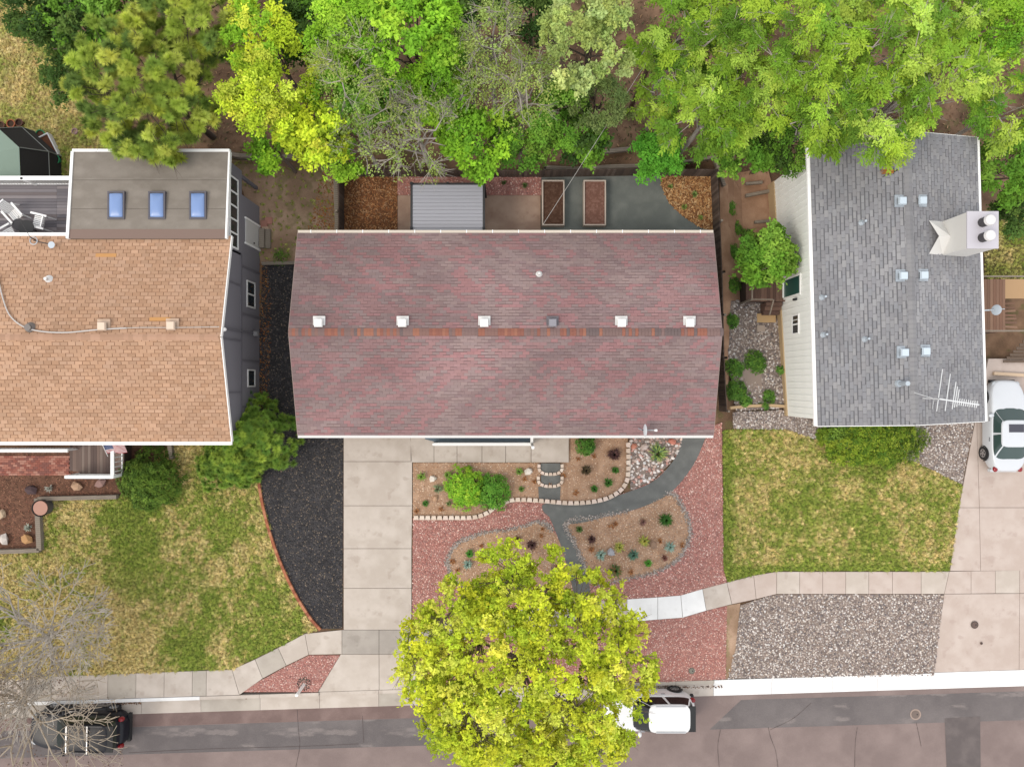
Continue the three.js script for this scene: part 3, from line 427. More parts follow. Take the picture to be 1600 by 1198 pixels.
// the mauve roofed house in the middle
const EH = 3.0, RH = 4.36;
{
  const nw = at(465, 364, EH), ne = at(1115, 364, EH), se = at(1113.5, 680, EH), sw = at(466.5, 680, EH); ne.z = nw.z; sw.x = nw.x; se.x = ne.x; se.z = sw.z;
  const zr = (nw.z + sw.z) / 2, r0 = V(nw.x, RH, zr), r1 = V(ne.x, RH, zr);
  const h = thing('house', 'single storey house under a mauve shingled gable roof', 'house');
  const wallMat = M(C(196, 188, 178), 0.85);
  part('wall', bx(nw.x + 0.4, ne.x - 0.4, -0.1, 2.78, nw.z + 0.5, sw.z - 0.45), wallMat, h);
  for (const x of [nw.x + 0.42, ne.x - 0.42]) { const b = new MB(), q = [V(x, 2.7, nw.z + 0.5), V(x, 2.7, sw.z - 0.45), V(x, 4.15, zr)].map(p => b.v(p.x, p.y, p.z)); b.tri(...q); part('gable', b.geo(), wallMat, h); }
  const roof = part('roof', bx(nw.x + 0.5, ne.x - 0.5, 2.79, 2.83, nw.z + 0.55, sw.z - 0.5), MAT.cream, h);
  const pal = [[162, 126, 126], [152, 130, 129], [164, 122, 123], [148, 124, 124], [156, 134, 132]];
  const tint = (o) => (x, j, r) => { // factory blend: diagonal bands of greyer, darker and pinker shingles
    const s = x + j * o, d = fbm(s * 0.22 + 5, j * 0.045 + o * 9, 3), e = fbm(s * 0.8 + 60, j * 0.3, 2), c = pal[Math.floor(clamp((e - 0.22) * 1.8, 0, 0.999) * pal.length)]; return shift(C(...c), r, 0.08, 0.015).multiplyScalar(0.9 * (1 + (d - 0.5) * 0.8)); };
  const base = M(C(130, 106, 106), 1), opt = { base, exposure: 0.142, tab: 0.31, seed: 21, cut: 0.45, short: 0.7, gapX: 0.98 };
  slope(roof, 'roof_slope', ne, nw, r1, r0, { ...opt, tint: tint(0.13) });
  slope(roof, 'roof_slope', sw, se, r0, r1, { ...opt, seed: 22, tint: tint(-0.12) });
  ridgeCaps(roof, r0, r1, 0.17, 0.045, tones([[160, 104, 86], [150, 98, 84], [132, 108, 104], [118, 102, 101], [166, 112, 92], [142, 108, 100], [138, 112, 108]]), 0.145, 5);
  gutter(h, V(nw.x, EH - 0.08, nw.z - 0.07), V(ne.x, EH - 0.08, nw.z - 0.07), MAT.cream, 0.14); gutter(h, V(sw.x, EH - 0.08, sw.z + 0.06), V(se.x, EH - 0.08, sw.z + 0.06), MAT.whiteTrim, 0.12);
  for (const x of [nw.x - 0.012, ne.x + 0.012]) for (const z of [nw.z, sw.z]) part('rake_board', bar(V(x, EH - 0.09, z), V(x, RH - 0.09, zr), 0.03, 0.16), M(C(170, 150, 142), 0.8), h);
  for (let k = 0; k < 16; k++) part('gutter_strap', bx(lerp(nw.x, ne.x, (k + 0.5) / 16) - 0.02, lerp(nw.x, ne.x, (k + 0.5) / 16) + 0.02, EH - 0.012, EH + 0.004, nw.z - 0.15, nw.z + 0.06), MAT.whitePaint, h);
  const place = (u, v) => { const p = at(u, v, 4.1); p.y = roofY(nw, r0, p.z) + 0.02; return p; };
  const vl = ['first white box vent from the black gravel side of the mauve roof', 'second white box vent from the black gravel side of the mauve roof', 'third white box vent on the mauve roof, near its middle', 'weathered grey box vent among the white ones on the mauve roof', 'white box vent next after the grey one on the mauve roof', 'white box vent nearest the grey roofed house on the mauve roof'];
  [500, 630, 757, 863, 970, 1076].forEach((u, k) => boxVent('roof_vent', vl[k], place(u, 505), 0.36, k === 3 ? M(C(110, 104, 110), 0.6) : MAT.whiteTrim, k === 3 ? M(C(150, 148, 156), 0.5) : MAT.whitePaint, 'box vents on the mauve roof'));
  pipeVent('small white vent pipe standing alone on the mauve roof', place(843, 426), 0.3, 0.06, MAT.whiteTrim);
  // satellite dish on the front eave
  const dp = at(1003, 671, 3.1), d = thing('satellite_dish', 'white satellite dish on the front eave of the mauve roof', 'satellite dish', dp);
  const dg = new THREE.SphereGeometry(0.42, 24, 8, 0, 6.283, 0, 0.75); dg.scale(1, 0.45, 1); dg.translate(0, -0.17, 0); dg.rotateZ(Math.PI / 2 - 0.12); dg.translate(0.02, 0.55, 0);
  part('reflector', dg, M(C(232, 238, 246), 0.5, { side: THREE.DoubleSide }), d); part('mast', new MB().tube(V(-0.15, 0, -0.05), V(-0.05, 0.5, 0), 0.03, 0.03, 8).geo(false), MAT.galv, d);
  part('feed_arm', new MB().tube(V(-0.05, 0.3, 0), V(0.5, 0.5, 0), 0.018, 0.018, 6).geo(false), MAT.galv, d); part('feed_horn', new THREE.CylinderGeometry(0.045, 0.06, 0.12, 10).rotateZ(1.57).translate(0.54, 0.52, 0), MAT.whitePaint, d);
  // entry porch: painted floor, railing and post
  const po = thing('porch', 'blue grey porch behind a white railing under the front eave', 'porch');
  part('porch_floor', plate([[662, 660], [832, 660], [832, 693], [690, 693], [664, 686]].map(([u, v]) => at(u, v, 0.1)), 0.1), M(C(96, 116, 130), 0.35), po);
  part('front_window', bx(at(676, 0).x, at(822, 0).x, 0.5, 2.0, sw.z - 0.46, sw.z - 0.42), MAT.glass, po);
  const ra = at(677, 694, 1.0), rb = at(831, 694, 1.0); part('top_rail', bar(ra, rb, 0.14, 0.06), MAT.whitePaint, po); part('bottom_rail', bar(V(ra.x, 0.2, ra.z), V(rb.x, 0.2, rb.z), 0.06, 0.06), MAT.whitePaint, po);
  for (let x = ra.x + 0.1; x < rb.x; x += 0.125) part('picket', bx(x - 0.017, x + 0.017, 0.2, 0.98, ra.z - 0.017, ra.z + 0.017), MAT.whitePaint, po);
  part('post', bx(rb.x - 0.06, rb.x + 0.06, 0.03, 2.86, ra.z - 0.06, ra.z + 0.06), MAT.whitePaint, po); part('post', bx(ra.x - 0.05, ra.x + 0.05, 0.03, 1.02, ra.z - 0.05, ra.z + 0.05), MAT.whitePaint, po);
  part('side_rail', bar(V(rb.x, 1.0, rb.z), V(rb.x, 1.0, sw.z - 0.4), 0.14, 0.06), MAT.whitePaint, po);
}

// the tan roofed house with its flat roofed addition and raised deck
const TE = 4.7, TR = 5.85, XW = -12.74, siding = M(C(138, 135, 143), 0.8), sidingTrim = M(C(116, 113, 121), 0.8);
{
  const ne = at(361, 368.5, TE), se = at(361, 690, TE), x0 = -32, nw = V(x0, TE, ne.z), sw = V(x0, TE, se.z), zr = (ne.z + se.z) / 2, r1 = V(ne.x, TR, zr), r0 = V(x0, TR, zr);
  const h = thing('house', 'two storey grey sided house under a tan shingled gable roof', 'house');
  part('wall', bx(x0 + 0.4, XW, -0.1, 4.48, ne.z + 0.35, se.z - 0.4), siding, h);
  { const b = new MB(), q = [V(XW, 4.48, se.z - 0.4), V(XW, 4.48, ne.z + 0.35), V(XW, 5.62, zr)].map(p => b.v(p.x, p.y, p.z)); b.tri(...q); part('gable', b.geo(), siding, h); }
  const trim = (z0, z1, y0, y1) => part('trim_board', bx(XW, XW + 0.035, y0, y1, z0, z1), sidingTrim, h);
  trim(ne.z + 0.4, se.z - 0.4, 2.38, 2.52); for (const z of [-5.55, -3.3, -1.1, 1.1]) { trim(z - 0.05, z + 0.05, 0, 2.37); } for (const z of [-4.6, -2, 0.4]) trim(z - 0.04, z + 0.04, 2.53, 4.6);
  windowOn(h, XW, -4.9, -3.75, 0.75, 1.7, 1, 2, MAT.whiteTrim, MAT.glass); windowOn(h, XW, -0.62, 0.1, 0.75, 1.6, 1, 1, MAT.whiteTrim, MAT.glass);
  part('conduit', new MB().tube(V(XW + 0.07, 0.9, -2.45), V(XW + 0.07, 4.9, -2.45), 0.035, 0.035, 8).geo(false), sidingTrim, h); part('power_meter', new THREE.CylinderGeometry(0.13, 0.13, 0.22, 18).rotateZ(Math.PI / 2).translate(XW + 0.16, 0.95, -2.45), M(C(150, 148, 150), 0.5), h); part('weatherhead', new THREE.SphereGeometry(0.09, 12, 8).translate(XW + 0.5, 5.62, -2.3), MAT.whiteTrim, h);
  const roof = part('roof', bx(x0 + 0.5, XW - 0.1, 4.49, 4.53, ne.z + 0.5, se.z - 0.5), MAT.whiteTrim, h);
  const pal = [[206, 165, 134], [200, 159, 128], [210, 169, 139], [194, 153, 122]];
  const tint = (x, j, r) => { const d = fbm(x * 0.5, j * 0.1 + 3, 3); return shift(C(...pal[Math.floor(r() * pal.length)]), r, 0.06, 0.02).multiplyScalar(0.9 + (d - 0.5) * 0.25); };
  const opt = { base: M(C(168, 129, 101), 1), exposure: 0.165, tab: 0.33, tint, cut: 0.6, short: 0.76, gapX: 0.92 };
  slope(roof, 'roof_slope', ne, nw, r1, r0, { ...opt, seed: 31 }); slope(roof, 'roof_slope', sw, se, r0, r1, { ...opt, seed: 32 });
  ridgeCaps(roof, V(-27, TR, zr), r1, 0.13, 0.033, tones([[192, 152, 126], [184, 146, 120], [198, 158, 132]]), 0.2, 8);
  for (const z of [ne.z, se.z]) part('rake_board', bar(V(ne.x + 0.012, TE - 0.08, z), V(ne.x + 0.012, TR - 0.08, zr), 0.035, 0.18), MAT.whitePaint, h);
  gutter(h, V(x0, TE - 0.08, se.z + 0.07), V(se.x, TE - 0.08, se.z + 0.07), MAT.whitePaint, 0.15); gutter(h, V(x0, TE - 0.06, ne.z - 0.07), V(-19.5, TE - 0.06, ne.z - 0.07), MAT.whitePaint, 0.15);
  // repaired shingles of a more orange tone
  for (const [u, v] of [[160, 397], [258, 500]]) { const p = at(u, v, 5.2), y = roofY(ne, r1, p.z), sl = (TR - TE) / (zr - ne.z); part('replaced_shingle', plate([V(p.x - 0.45, y + 0.033 + 0.08 * sl, p.z + 0.08), V(p.x + 0.45, y + 0.033 + 0.08 * sl, p.z + 0.08), V(p.x + 0.45, y + 0.033 - 0.08 * sl, p.z - 0.08), V(p.x - 0.45, y + 0.033 - 0.08 * sl, p.z - 0.08)], 0.012), M(C(210, 156, 98), 0.95), roof); }
  const place = (u, v) => { const p = at(u, v, 5.7); p.y = roofY(ne, r1, p.z) + 0.02; return p; };
  boxVent('roof_vent', 'tan box vent on the tan roof, farther from the grey wall', place(163, 510), 0.36, M(C(214, 184, 160), 0.7), M(C(236, 212, 190), 0.6), 'box vents on the tan roof'); boxVent('roof_vent', 'tan box vent on the tan roof, nearer the grey wall', place(270, 509), 0.36, M(C(214, 184, 160), 0.7), M(C(236, 212, 190), 0.6), 'box vents on the tan roof');
  pipeVent('grey round vent cap where the roof cable bends', place(48, 512), 0.18, 0.14, M(C(128, 120, 116), 0.6)); pipeVent('small white vent pipe low on the tan roof', place(64, 434), 0.25, 0.07, MAT.whiteTrim);
  const cab = curve([[-20, 420], [0, 468], [14, 492], [34, 508], [56, 516], [100, 520], [160, 515], [220, 512], [268, 512], [344, 511]], 5).map(([u, v]) => place(u, v).add(V(0, 0.06, 0))); const cb = new MB(); for (let k = 0; k < cab.length - 1; k++) cb.tube(cab[k], cab[k + 1], k > 36 ? 0.014 : 0.03, k > 36 ? 0.014 : 0.03, 6); solo('roof_cable', cb.geo(false), M(C(214, 208, 204), 0.6), 'pale cable snaking along the ridge of the tan roof', 'cable');
  // mast and dish pointing over the deck
  const ap = at(52, 372, 5.0); ap.y = roofY(ne, r1, ap.z); const a = thing('satellite_dish', 'small round dish on a bent mast at the tan roof edge above the deck', 'satellite dish', ap);
  part('mast', new MB().tube(V(0, -0.1, 0.1), V(0, 0.5, 0), 0.025, 0.025, 7).tube(V(0, 0.5, 0), V(-0.35, 0.75, -0.85), 0.012, 0.012, 5).geo(false), MAT.darkMetal, a); part('bracket', new THREE.TorusGeometry(0.16, 0.02, 6, 18).rotateX(1.57).translate(0.02, 0.3, 0.12), MAT.galv, a); part('arm', new MB().tube(V(0, 0.3, 0.1), V(0.75, 0.25, 0.28), 0.02, 0.02, 6).geo(false), MAT.darkMetal, a); part('dish', new THREE.CylinderGeometry(0.15, 0.1, 0.07, 16).translate(0.8, 0.28, 0.3), MAT.galv, a);
  // flat roofed addition
  const fnw = at(115, 237, 4.5), fne = at(357, 237, 4.5), zj = ne.z + 0.15, jy = 4.86;
  const ad = part('addition', bx(fnw.x + 0.25, XW, 2.35, 4.42, fne.z + 0.2, zj + 0.3), siding, h);
  part('lower_wall', bx(fnw.x + 0.6, XW + 0.004, -0.1, 2.4, -8.9, zj + 0.3), siding, ad); for (const x of [fnw.x + 0.4, -16, XW - 0.15]) part('post', bx(x - 0.07, x + 0.07, T(x, -10) - 0.3, 2.4, fne.z + 0.3, fne.z + 0.44), sidingTrim, ad);
  const frt = part('flat_roof', plate([V(fnw.x, 4.52, fnw.z), V(fne.x, 4.52, fne.z), V(fne.x, jy, zj), V(fnw.x, jy, zj)], 0.12), M(white(), 0.95, { map: texture(512, 3, (x, y) => { const n = fbm(x * 6, y * 9, 5, 6), f = hash(Math.floor(x * 512), Math.floor(y * 512)); return mixc(mixc([140, 131, 121], [156, 147, 137], clamp((n - 0.3) * 2)), f > 0.5 ? [172, 160, 148] : [106, 98, 92], f > 0.93 || f < 0.06 ? 0.35 : 0); }) }), ad);
  for (const t of [0.33, 0.66]) { const z = lerp(fnw.z, zj, t), y = lerp(4.52, jy, t); part('roll_seam', bar(V(fnw.x + 0.03, y + 0.002, z), V(fne.x - 0.03, y + 0.002, z), 0.02, 0.012), M(C(112, 104, 97), 1), frt); }
  part('flashing_strip', plate([V(fnw.x, jy - 0.03, zj - 0.42), V(fne.x, jy - 0.03, zj - 0.42), V(fne.x, jy + 0.02, zj), V(fnw.x, jy + 0.02, zj)], 0.02), M(C(140, 118, 108), 0.95), frt);
  part('fascia', bar(V(fnw.x - 0.05, 4.46, fnw.z - 0.05), V(fne.x + 0.05, 4.46, fne.z - 0.05), 0.12, 0.2), MAT.whitePaint, ad); part('fascia', bar(V(fnw.x - 0.05, 4.46, fnw.z), V(fnw.x - 0.05, jy - 0.04, zj), 0.12, 0.2), MAT.whitePaint, ad); part('fascia', bar(V(fne.x + 0.04, 4.46, fne.z), V(fne.x + 0.04, jy - 0.04, zj), 0.08, 0.2), MAT.whitePaint, ad);
  windowOn(ad, XW + 0.004, -9.35, -6.25, 2.95, 3.8, 1, 5, MAT.whitePaint, MAT.glass, 'window_row');
  const door = part('door', bx(XW + 0.006, XW + 0.05, 0.02, 1.95, -7.85, -6.75), M(C(226, 224, 222), 0.6), ad); part('handle', new THREE.SphereGeometry(0.04, 10, 8).translate(XW + 0.08, 0.95, -6.88), MAT.darkMetal, door); part('door_frame', new MB().box(XW + 0.006, XW + 0.07, 0, 2.03, -6.74, -6.66).box(XW + 0.006, XW + 0.07, 0, 2.03, -7.94, -7.86).geo(), MAT.whitePaint, door);
  const sl = ['skylight nearest the deck on the flat grey roof', 'middle skylight of three on the flat grey roof', 'skylight nearest the row of windows on the flat grey roof'];
  [182, 245.5, 309.5].forEach((u, k) => { const p = at(u, 321, 4.75); p.y = lerp(4.52, jy, (p.z - fnw.z) / (zj - fnw.z)); const o = thing('skylight', 'blue domed ' + sl[k], 'skylight', p, 'skylights on the flat grey roof'); part('frame', new MB().box(-0.37, 0.37, -0.05, 0.1, -0.61, -0.53).box(-0.37, 0.37, -0.05, 0.1, 0.53, 0.61).box(-0.37, -0.3, -0.05, 0.1, -0.53, 0.53).box(0.3, 0.37, -0.05, 0.1, -0.53, 0.53).geo(), M(C(92, 88, 96), 0.5), o);
    const g = new THREE.SphereGeometry(1, 24, 10, 0, 6.283, 0, 1.5708); const pp = g.attributes.position; for (let i = 0; i < pp.count; i++) { const x = pp.getX(i), z = pp.getZ(i), r = Math.hypot(x, z), m = Math.max(Math.abs(x), Math.abs(z)) || 1, q = r / m; pp.setXYZ(i, clamp(x * lerp(1, q, 0.9), -1, 1) * 0.3, pp.getY(i) * 0.12 + 0.07, clamp(z * lerp(1, q, 0.9), -1, 1) * 0.53); } g.computeVertexNormals(); part('dome', g, M(C(132, 160, 212), 0.3), o); });
}
// raised deck beside the addition
{
  const y = 2.4, zN = at(0, 288, y).z, zS = -6.3, d = thing('raised_deck', 'weathered grey plank deck raised beside the flat roofed addition', 'deck');
  const mats = tones([[134, 128, 132], [146, 140, 144], [122, 117, 122], [154, 146, 148], [128, 118, 118]], 0.9), r = rng(4), cut = at(88, 320, y).x;
  for (let z = zS; z > zN + 0.05; z -= 0.15) for (const [a, b] of [[-29, cut], [cut, -19.1]]) part('plank', bx(a + 0.004, b - 0.004, y - 0.04, y, z - 0.143, z - 0.004), mats[Math.floor(r() * 5)], d);
  part('joist_frame', bx(-29, -19.1, y - 0.25, y - 0.05, zN, zS), M(C(96, 84, 78), 0.9), d); for (const x of [-28, -24, -20]) part('post', bx(x - 0.07, x + 0.07, -0.3, y - 0.25, zN + 0.05, zN + 0.19), MAT.timber, d);
  part('top_rail', bx(-29, -19.2, y + 0.95, y + 1.0, zN - 0.11, zN + 0.08), MAT.whitePaint, d); part('bottom_rail', bx(-29, -19.2, y + 0.08, y + 0.13, zN - 0.03, zN + 0.03), MAT.whitePaint, d);
  for (let x = -28.9; x < -19.2; x += 0.13) part('picket', bx(x - 0.018, x + 0.018, y + 0.08, y + 0.96, zN - 0.018, zN + 0.018), MAT.whiteTrim, d); part('rail_post', bx(at(42, 0, 3).x - 0.06, at(42, 0, 3).x + 0.06, y, y + 1, zN - 0.05, zN + 0.05), MAT.whitePaint, d);
  // patio chairs and table
  const chair = (p, turn, label) => { const o = thing('patio_chair', label, 'chair', p, 'white patio chairs on the raised deck'); o.rotation.y = turn; // faces +x
    for (let k = 0; k < 6; k++) part('seat_slat', bx(-0.22, 0.28, 0.38, 0.405, -0.24 + k * 0.083, -0.18 + k * 0.083), MAT.whitePaint, o);
    for (let k = 0; k < 6; k++) part('back_slat', bar(V(-0.24, 0.4, -0.21 + k * 0.083), V(-0.5, 0.98, -0.21 + k * 0.083), 0.06, 0.025), MAT.whitePaint, o); part('back_rail', bar(V(-0.5, 0.98, -0.26), V(-0.5, 0.98, 0.26), 0.05, 0.05), MAT.whitePaint, o);
    for (const s of [-1, 1]) { part('armrest', bx(-0.4, 0.36, 0.6, 0.63, s * 0.3 - 0.045, s * 0.3 + 0.045), MAT.whitePaint, o); part('leg', bar(V(0.3, 0.6, s * 0.3), V(0.38, 0, s * 0.3), 0.05, 0.05), MAT.whitePaint, o); part('leg', bar(V(-0.3, 0.6, s * 0.3), V(-0.45, 0, s * 0.3), 0.05, 0.05), MAT.whitePaint, o); } return o; };
  chair(at(32, 338, y), -0.85, 'white slatted chair tipped toward the table at the deck middle'); chair(at(70, 349, y), 2.9, 'white slatted chair beside the addition wall end of the table'); chair(at(22, 368, y), 0.5, 'white chair half hidden by the tan roof eave');
  const t = thing('patio_table', 'round black patio table with a folded dark umbrella top on the deck', 'table', at(52, 358, y)); part('table_top', new THREE.CylinderGeometry(0.36, 0.36, 0.03, 28).translate(0.12, 0.7, 0.08), MAT.black, t); part('stool_top', new THREE.CylinderGeometry(0.27, 0.27, 0.05, 24).translate(-0.35, 0.55, -0.1), M(C(58, 56, 60), 0.7), t); part('pedestal', new MB().tube(V(0.12, 0, 0.08), V(0.12, 0.7, 0.08), 0.03, 0.03, 8).tube(V(-0.35, 0, -0.1), V(-0.35, 0.55, -0.1), 0.03, 0.03, 8).geo(false), MAT.black, t);
}
// gazebo behind the deck, with pots round its foot
{
  const c = at(-22, 255, 2.2), g = thing('gazebo', 'sage green canopy gazebo with dark screen sides behind the deck', 'gazebo', V(c.x, 0, c.z)), N = 8, R = 2.3, top = V(0, 3.0, 0), sage = M(C(152, 172, 156), 0.9, { side: THREE.DoubleSide }), screen = M(C(44, 42, 40), 0.9, { side: THREE.DoubleSide });
  const P = (k, r, y) => V(Math.cos(k / N * 6.2832 + 0.35) * r, y, Math.sin(k / N * 6.2832 + 0.35) * r);
  for (let k = 0; k < N; k++) {
    const b = new MB(), q = [top, P(k + 1, 1.75, 2.25), P(k, 1.75, 2.25)].map(p => b.v(p.x, p.y, p.z)); b.tri(...q); part('canopy_panel', b.geo(), sage, g);
    const s = new MB(); s.quad(P(k, 1.74, 2.2), P(k + 1, 1.74, 2.2), P(k + 1, R, 0.9), P(k, R, 0.9)); s.quad(P(k, R, 0.9), P(k + 1, R, 0.9), P(k + 1, R + 0.1, 0.02), P(k, R + 0.1, 0.02)); part('screen_panel', s.geo(), screen, g);
    part('pole', new MB().tube(P(k, 1.76, 2.22), P(k, R + 0.02, 0.9), 0.025, 0.025, 6).tube(P(k, R + 0.02, 0.9), P(k, R + 0.12, 0), 0.025, 0.025, 6).geo(false), M(C(150, 154, 148), 0.6), g); part('brace', bar(P(k, R + 0.02, 0.9), P(k + 1, R + 0.02, 0.9), 0.03, 0.03), M(C(150, 154, 148), 0.6), g);
  }
  const pot = (u, v, r, hh, col, soil, name, label) => { const o = thing(name, label, 'planter', on(u, v), 'planters round the gazebo'); part('bowl', new THREE.CylinderGeometry(r, r * 0.8, hh, 20, 1, true).translate(0, hh / 2, 0), M(C(...col), 0.7, { side: THREE.DoubleSide }), o); part('rim', new THREE.TorusGeometry(r, 0.03, 6, 24).rotateX(1.5708).translate(0, hh, 0), M(C(...col), 0.7), o); part('soil', new THREE.CylinderGeometry(r * 0.95, r * 0.9, 0.04, 20).translate(0, hh - 0.06, 0), M(C(...soil), 1), o); };
  pot(68, 213, 0.22, 0.3, [40, 150, 96], [110, 70, 48], 'planter_pot', 'green rimmed pot at the far end of the white planter box'); pot(90, 252, 0.25, 0.3, [40, 150, 96], [110, 70, 48], 'planter_pot', 'green rimmed pot at the near end of the white planter box'); pot(82, 262, 0.12, 0.25, [150, 156, 160], [150, 150, 150], 'planter_pot', 'small grey bucket next to the green pot'); pot(22, 196, 0.2, 0.28, [176, 96, 56], [70, 50, 36], 'planter_pot', 'orange clay pot behind the gazebo'); pot(6, 198, 0.18, 0.25, [110, 64, 44], [70, 50, 36], 'planter_pot', 'brown clay pot behind the gazebo'); pot(34, 194, 0.18, 0.25, [100, 60, 44], [60, 40, 30], 'planter_pot', 'dark clay pot next to the orange one'); pot(118, 206, 0.14, 0.1, [176, 140, 140], [186, 150, 150], 'planter_pot', 'small pinkish dish lying on the dry grass');
  const b = thing('planter_box', 'white framed planter box full of soil beside the gazebo', 'planter', on(79, 232)); b.rotation.y = -1.1; part('side_board', bx(-0.55, 0.55, 0, 0.35, -0.36, -0.3), MAT.whiteTrim, b); part('side_board', bx(-0.55, 0.55, 0, 0.35, 0.3, 0.36), MAT.whiteTrim, b); part('end_board', bx(-0.61, -0.55, 0, 0.35, -0.36, 0.36), MAT.whiteTrim, b); part('end_board', bx(0.55, 0.61, 0, 0.35, -0.36, 0.36), MAT.whiteTrim, b); part('soil', bx(-0.55, 0.55, 0, 0.28, -0.3, 0.3), M(C(112, 68, 46), 1), b);
}
// front porch of the tan roofed house
{
  const y = 0.8, p = thing('porch', 'brown plank porch with white railings at the tan roofed house', 'porch'), x0 = at(122, 720, y).x, x1 = at(192, 720, y).x, z0 = 2.1, z1 = at(150, 741, y).z;
  const mats = tones([[128, 108, 100], [142, 120, 110], [114, 96, 90], [150, 132, 122]], 0.9), r = rng(9); for (let x = x0; x < x1 - 0.05; x += 0.15) part('plank', bx(x + 0.004, x + 0.145, y - 0.04, y, z0, z1), mats[Math.floor(r() * 4)], p); part('deck_frame', bx(x0, x1, 0, y - 0.045, z0, z1 - 0.03), M(C(86, 66, 58), 0.9), p);
  const rail = (a, b, n) => { part('top_rail', bar(V(a.x, y + 0.95, a.z), V(b.x, y + 0.95, b.z), 0.16, 0.07), MAT.whitePaint, p); part('bottom_rail', bar(V(a.x, y + 0.1, a.z), V(b.x, y + 0.1, b.z), 0.06, 0.06), MAT.whitePaint, p); for (let k = 1; k < n; k++) { const q = a.clone().lerp(b, k / n); part('picket', bx(q.x - 0.02, q.x + 0.02, y + 0.1, y + 0.93, q.z - 0.02, q.z + 0.02), MAT.whitePaint, p); } };
  rail(V(x0, 0, z1), V(x1, 0, z1), 16); rail(V(x1, 0, z1), V(x1, 0, z0 + 0.1), 10); for (const [x, z] of [[x0, z1], [x1, z1], [x1, z0 + 0.3], [x0 - 0.05, z0 + 0.5]]) part('post', bx(x - 0.07, x + 0.07, 0, z === z1 ? y + 1 : 4.5, z - 0.07, z + 0.07), MAT.whitePaint, p);
  part('walk_rail', bar(V(-28, 1.55, 3.24), V(x0 - 0.05, 1.55, 3.24), 0.16, 0.08), MAT.whitePaint, p); for (let x = -27.9; x < x0; x += 0.14) part('walk_picket', bx(x - 0.018, x + 0.018, 0.2, 1.52, 3.222, 3.258), MAT.whitePaint, p);
  for (let k = 0; k < 3; k++) part('step', bx(x0 - 0.25 - k * 0.28, x0 - k * 0.28 - 0.01, 0, y - 0.2 - k * 0.2, 2.9, z1 - 0.1), mats[k % 4], p);
  const br = thing('brick_walk', 'red brick walk leading to the brown plank porch', 'walkway', V(0, 0, 0), null, 'structure'), bm = tones([[176, 112, 96], [190, 128, 110], [162, 98, 84], [200, 146, 128], [150, 98, 88]], 0.95), bg = new THREE.BoxGeometry(0.215, 0.06, 0.1), wx = at(122, 722).x - 0.3;
  for (let i = 0; i < 22; i++) for (let j = 0; j < 9; j++) { const m = part('brick', bg, bm[Math.floor(r() * 5)], br); m.position.set(wx - 0.15 - i * 0.225 - (j % 2 ? 0.11 : 0), 0.03 + r() * 0.01, at(0, 712).z + 0.05 + j * 0.11); }
  const fl = document.createElement('canvas'); fl.width = 190; fl.height = 100; const cx = fl.getContext('2d'); for (let k = 0; k < 13; k++) { cx.fillStyle = k % 2 ? '#f2efec' : '#b0283a'; cx.fillRect(0, k * 100 / 13, 190, 100 / 13 + 1); } cx.fillStyle = '#2c3a6e'; cx.fillRect(0, 0, 76, 54); cx.fillStyle = '#ffffff'; for (let j = 0; j < 9; j++) for (let i = 0; i < (j % 2 ? 5 : 6); i++) { cx.beginPath(); cx.arc(7 + i * 12.4 + (j % 2 ? 6.2 : 0), 5.5 + j * 5.4, 1.8, 0, 6.3); cx.fill(); }
  const ft = new THREE.CanvasTexture(fl); ft.colorSpace = THREE.SRGBColorSpace; const fp = at(168, 706, 1.8), f = thing('flag', 'stars and stripes flag hanging over the porch under the eave', 'flag', V(fp.x, 1.8, fp.z)); const fg = new THREE.PlaneGeometry(0.95, 0.5, 12, 4), pp = fg.attributes.position; for (let k = 0; k < pp.count; k++) pp.setZ(k, Math.sin(pp.getX(k) * 9) * 0.04); fg.computeVertexNormals(); fg.rotateX(-0.95); fg.translate(0.42, 0.1, -0.15); part('cloth', fg, M(new THREE.Color(ALB, ALB, ALB), 0.9, { map: ft, side: THREE.DoubleSide }), f); part('staff', new MB().tube(V(-0.2, -0.35, 0.25), V(-0.04, 0.4, -0.4), 0.015, 0.015, 6).geo(false), MAT.whitePaint, f);
}
// steps and timbers at the white side door
{
  const s = thing('timber_steps', 'two weathered timber steps below the white side door', 'steps'); for (let k = 0; k < 2; k++) part('step_timber', bx(XW + 0.08 + k * 0.27, XW + 0.33 + k * 0.27, 0, 0.3 - k * 0.13, -7.75, -6.8), MAT.timber, s);
  [[421, 345, [196, 140, 124]], [414, 350, [180, 128, 112]], [416, 360, [206, 176, 152]]].forEach(([u, v, c], k) => solo('paving_block', bx(0, 0.34, 0, 0.09, -0.17, 0.17).translate(at(u, v).x - 0.2, 0.004 + k * 0.004, at(u, v).z), M(C(...c), 0.95), ['pink paving block farthest from the white side door', 'reddish paving block against the grey wall', 'beige paving block touching the timber steps'][k], 'paving block', 'paving blocks by the side door'));
}

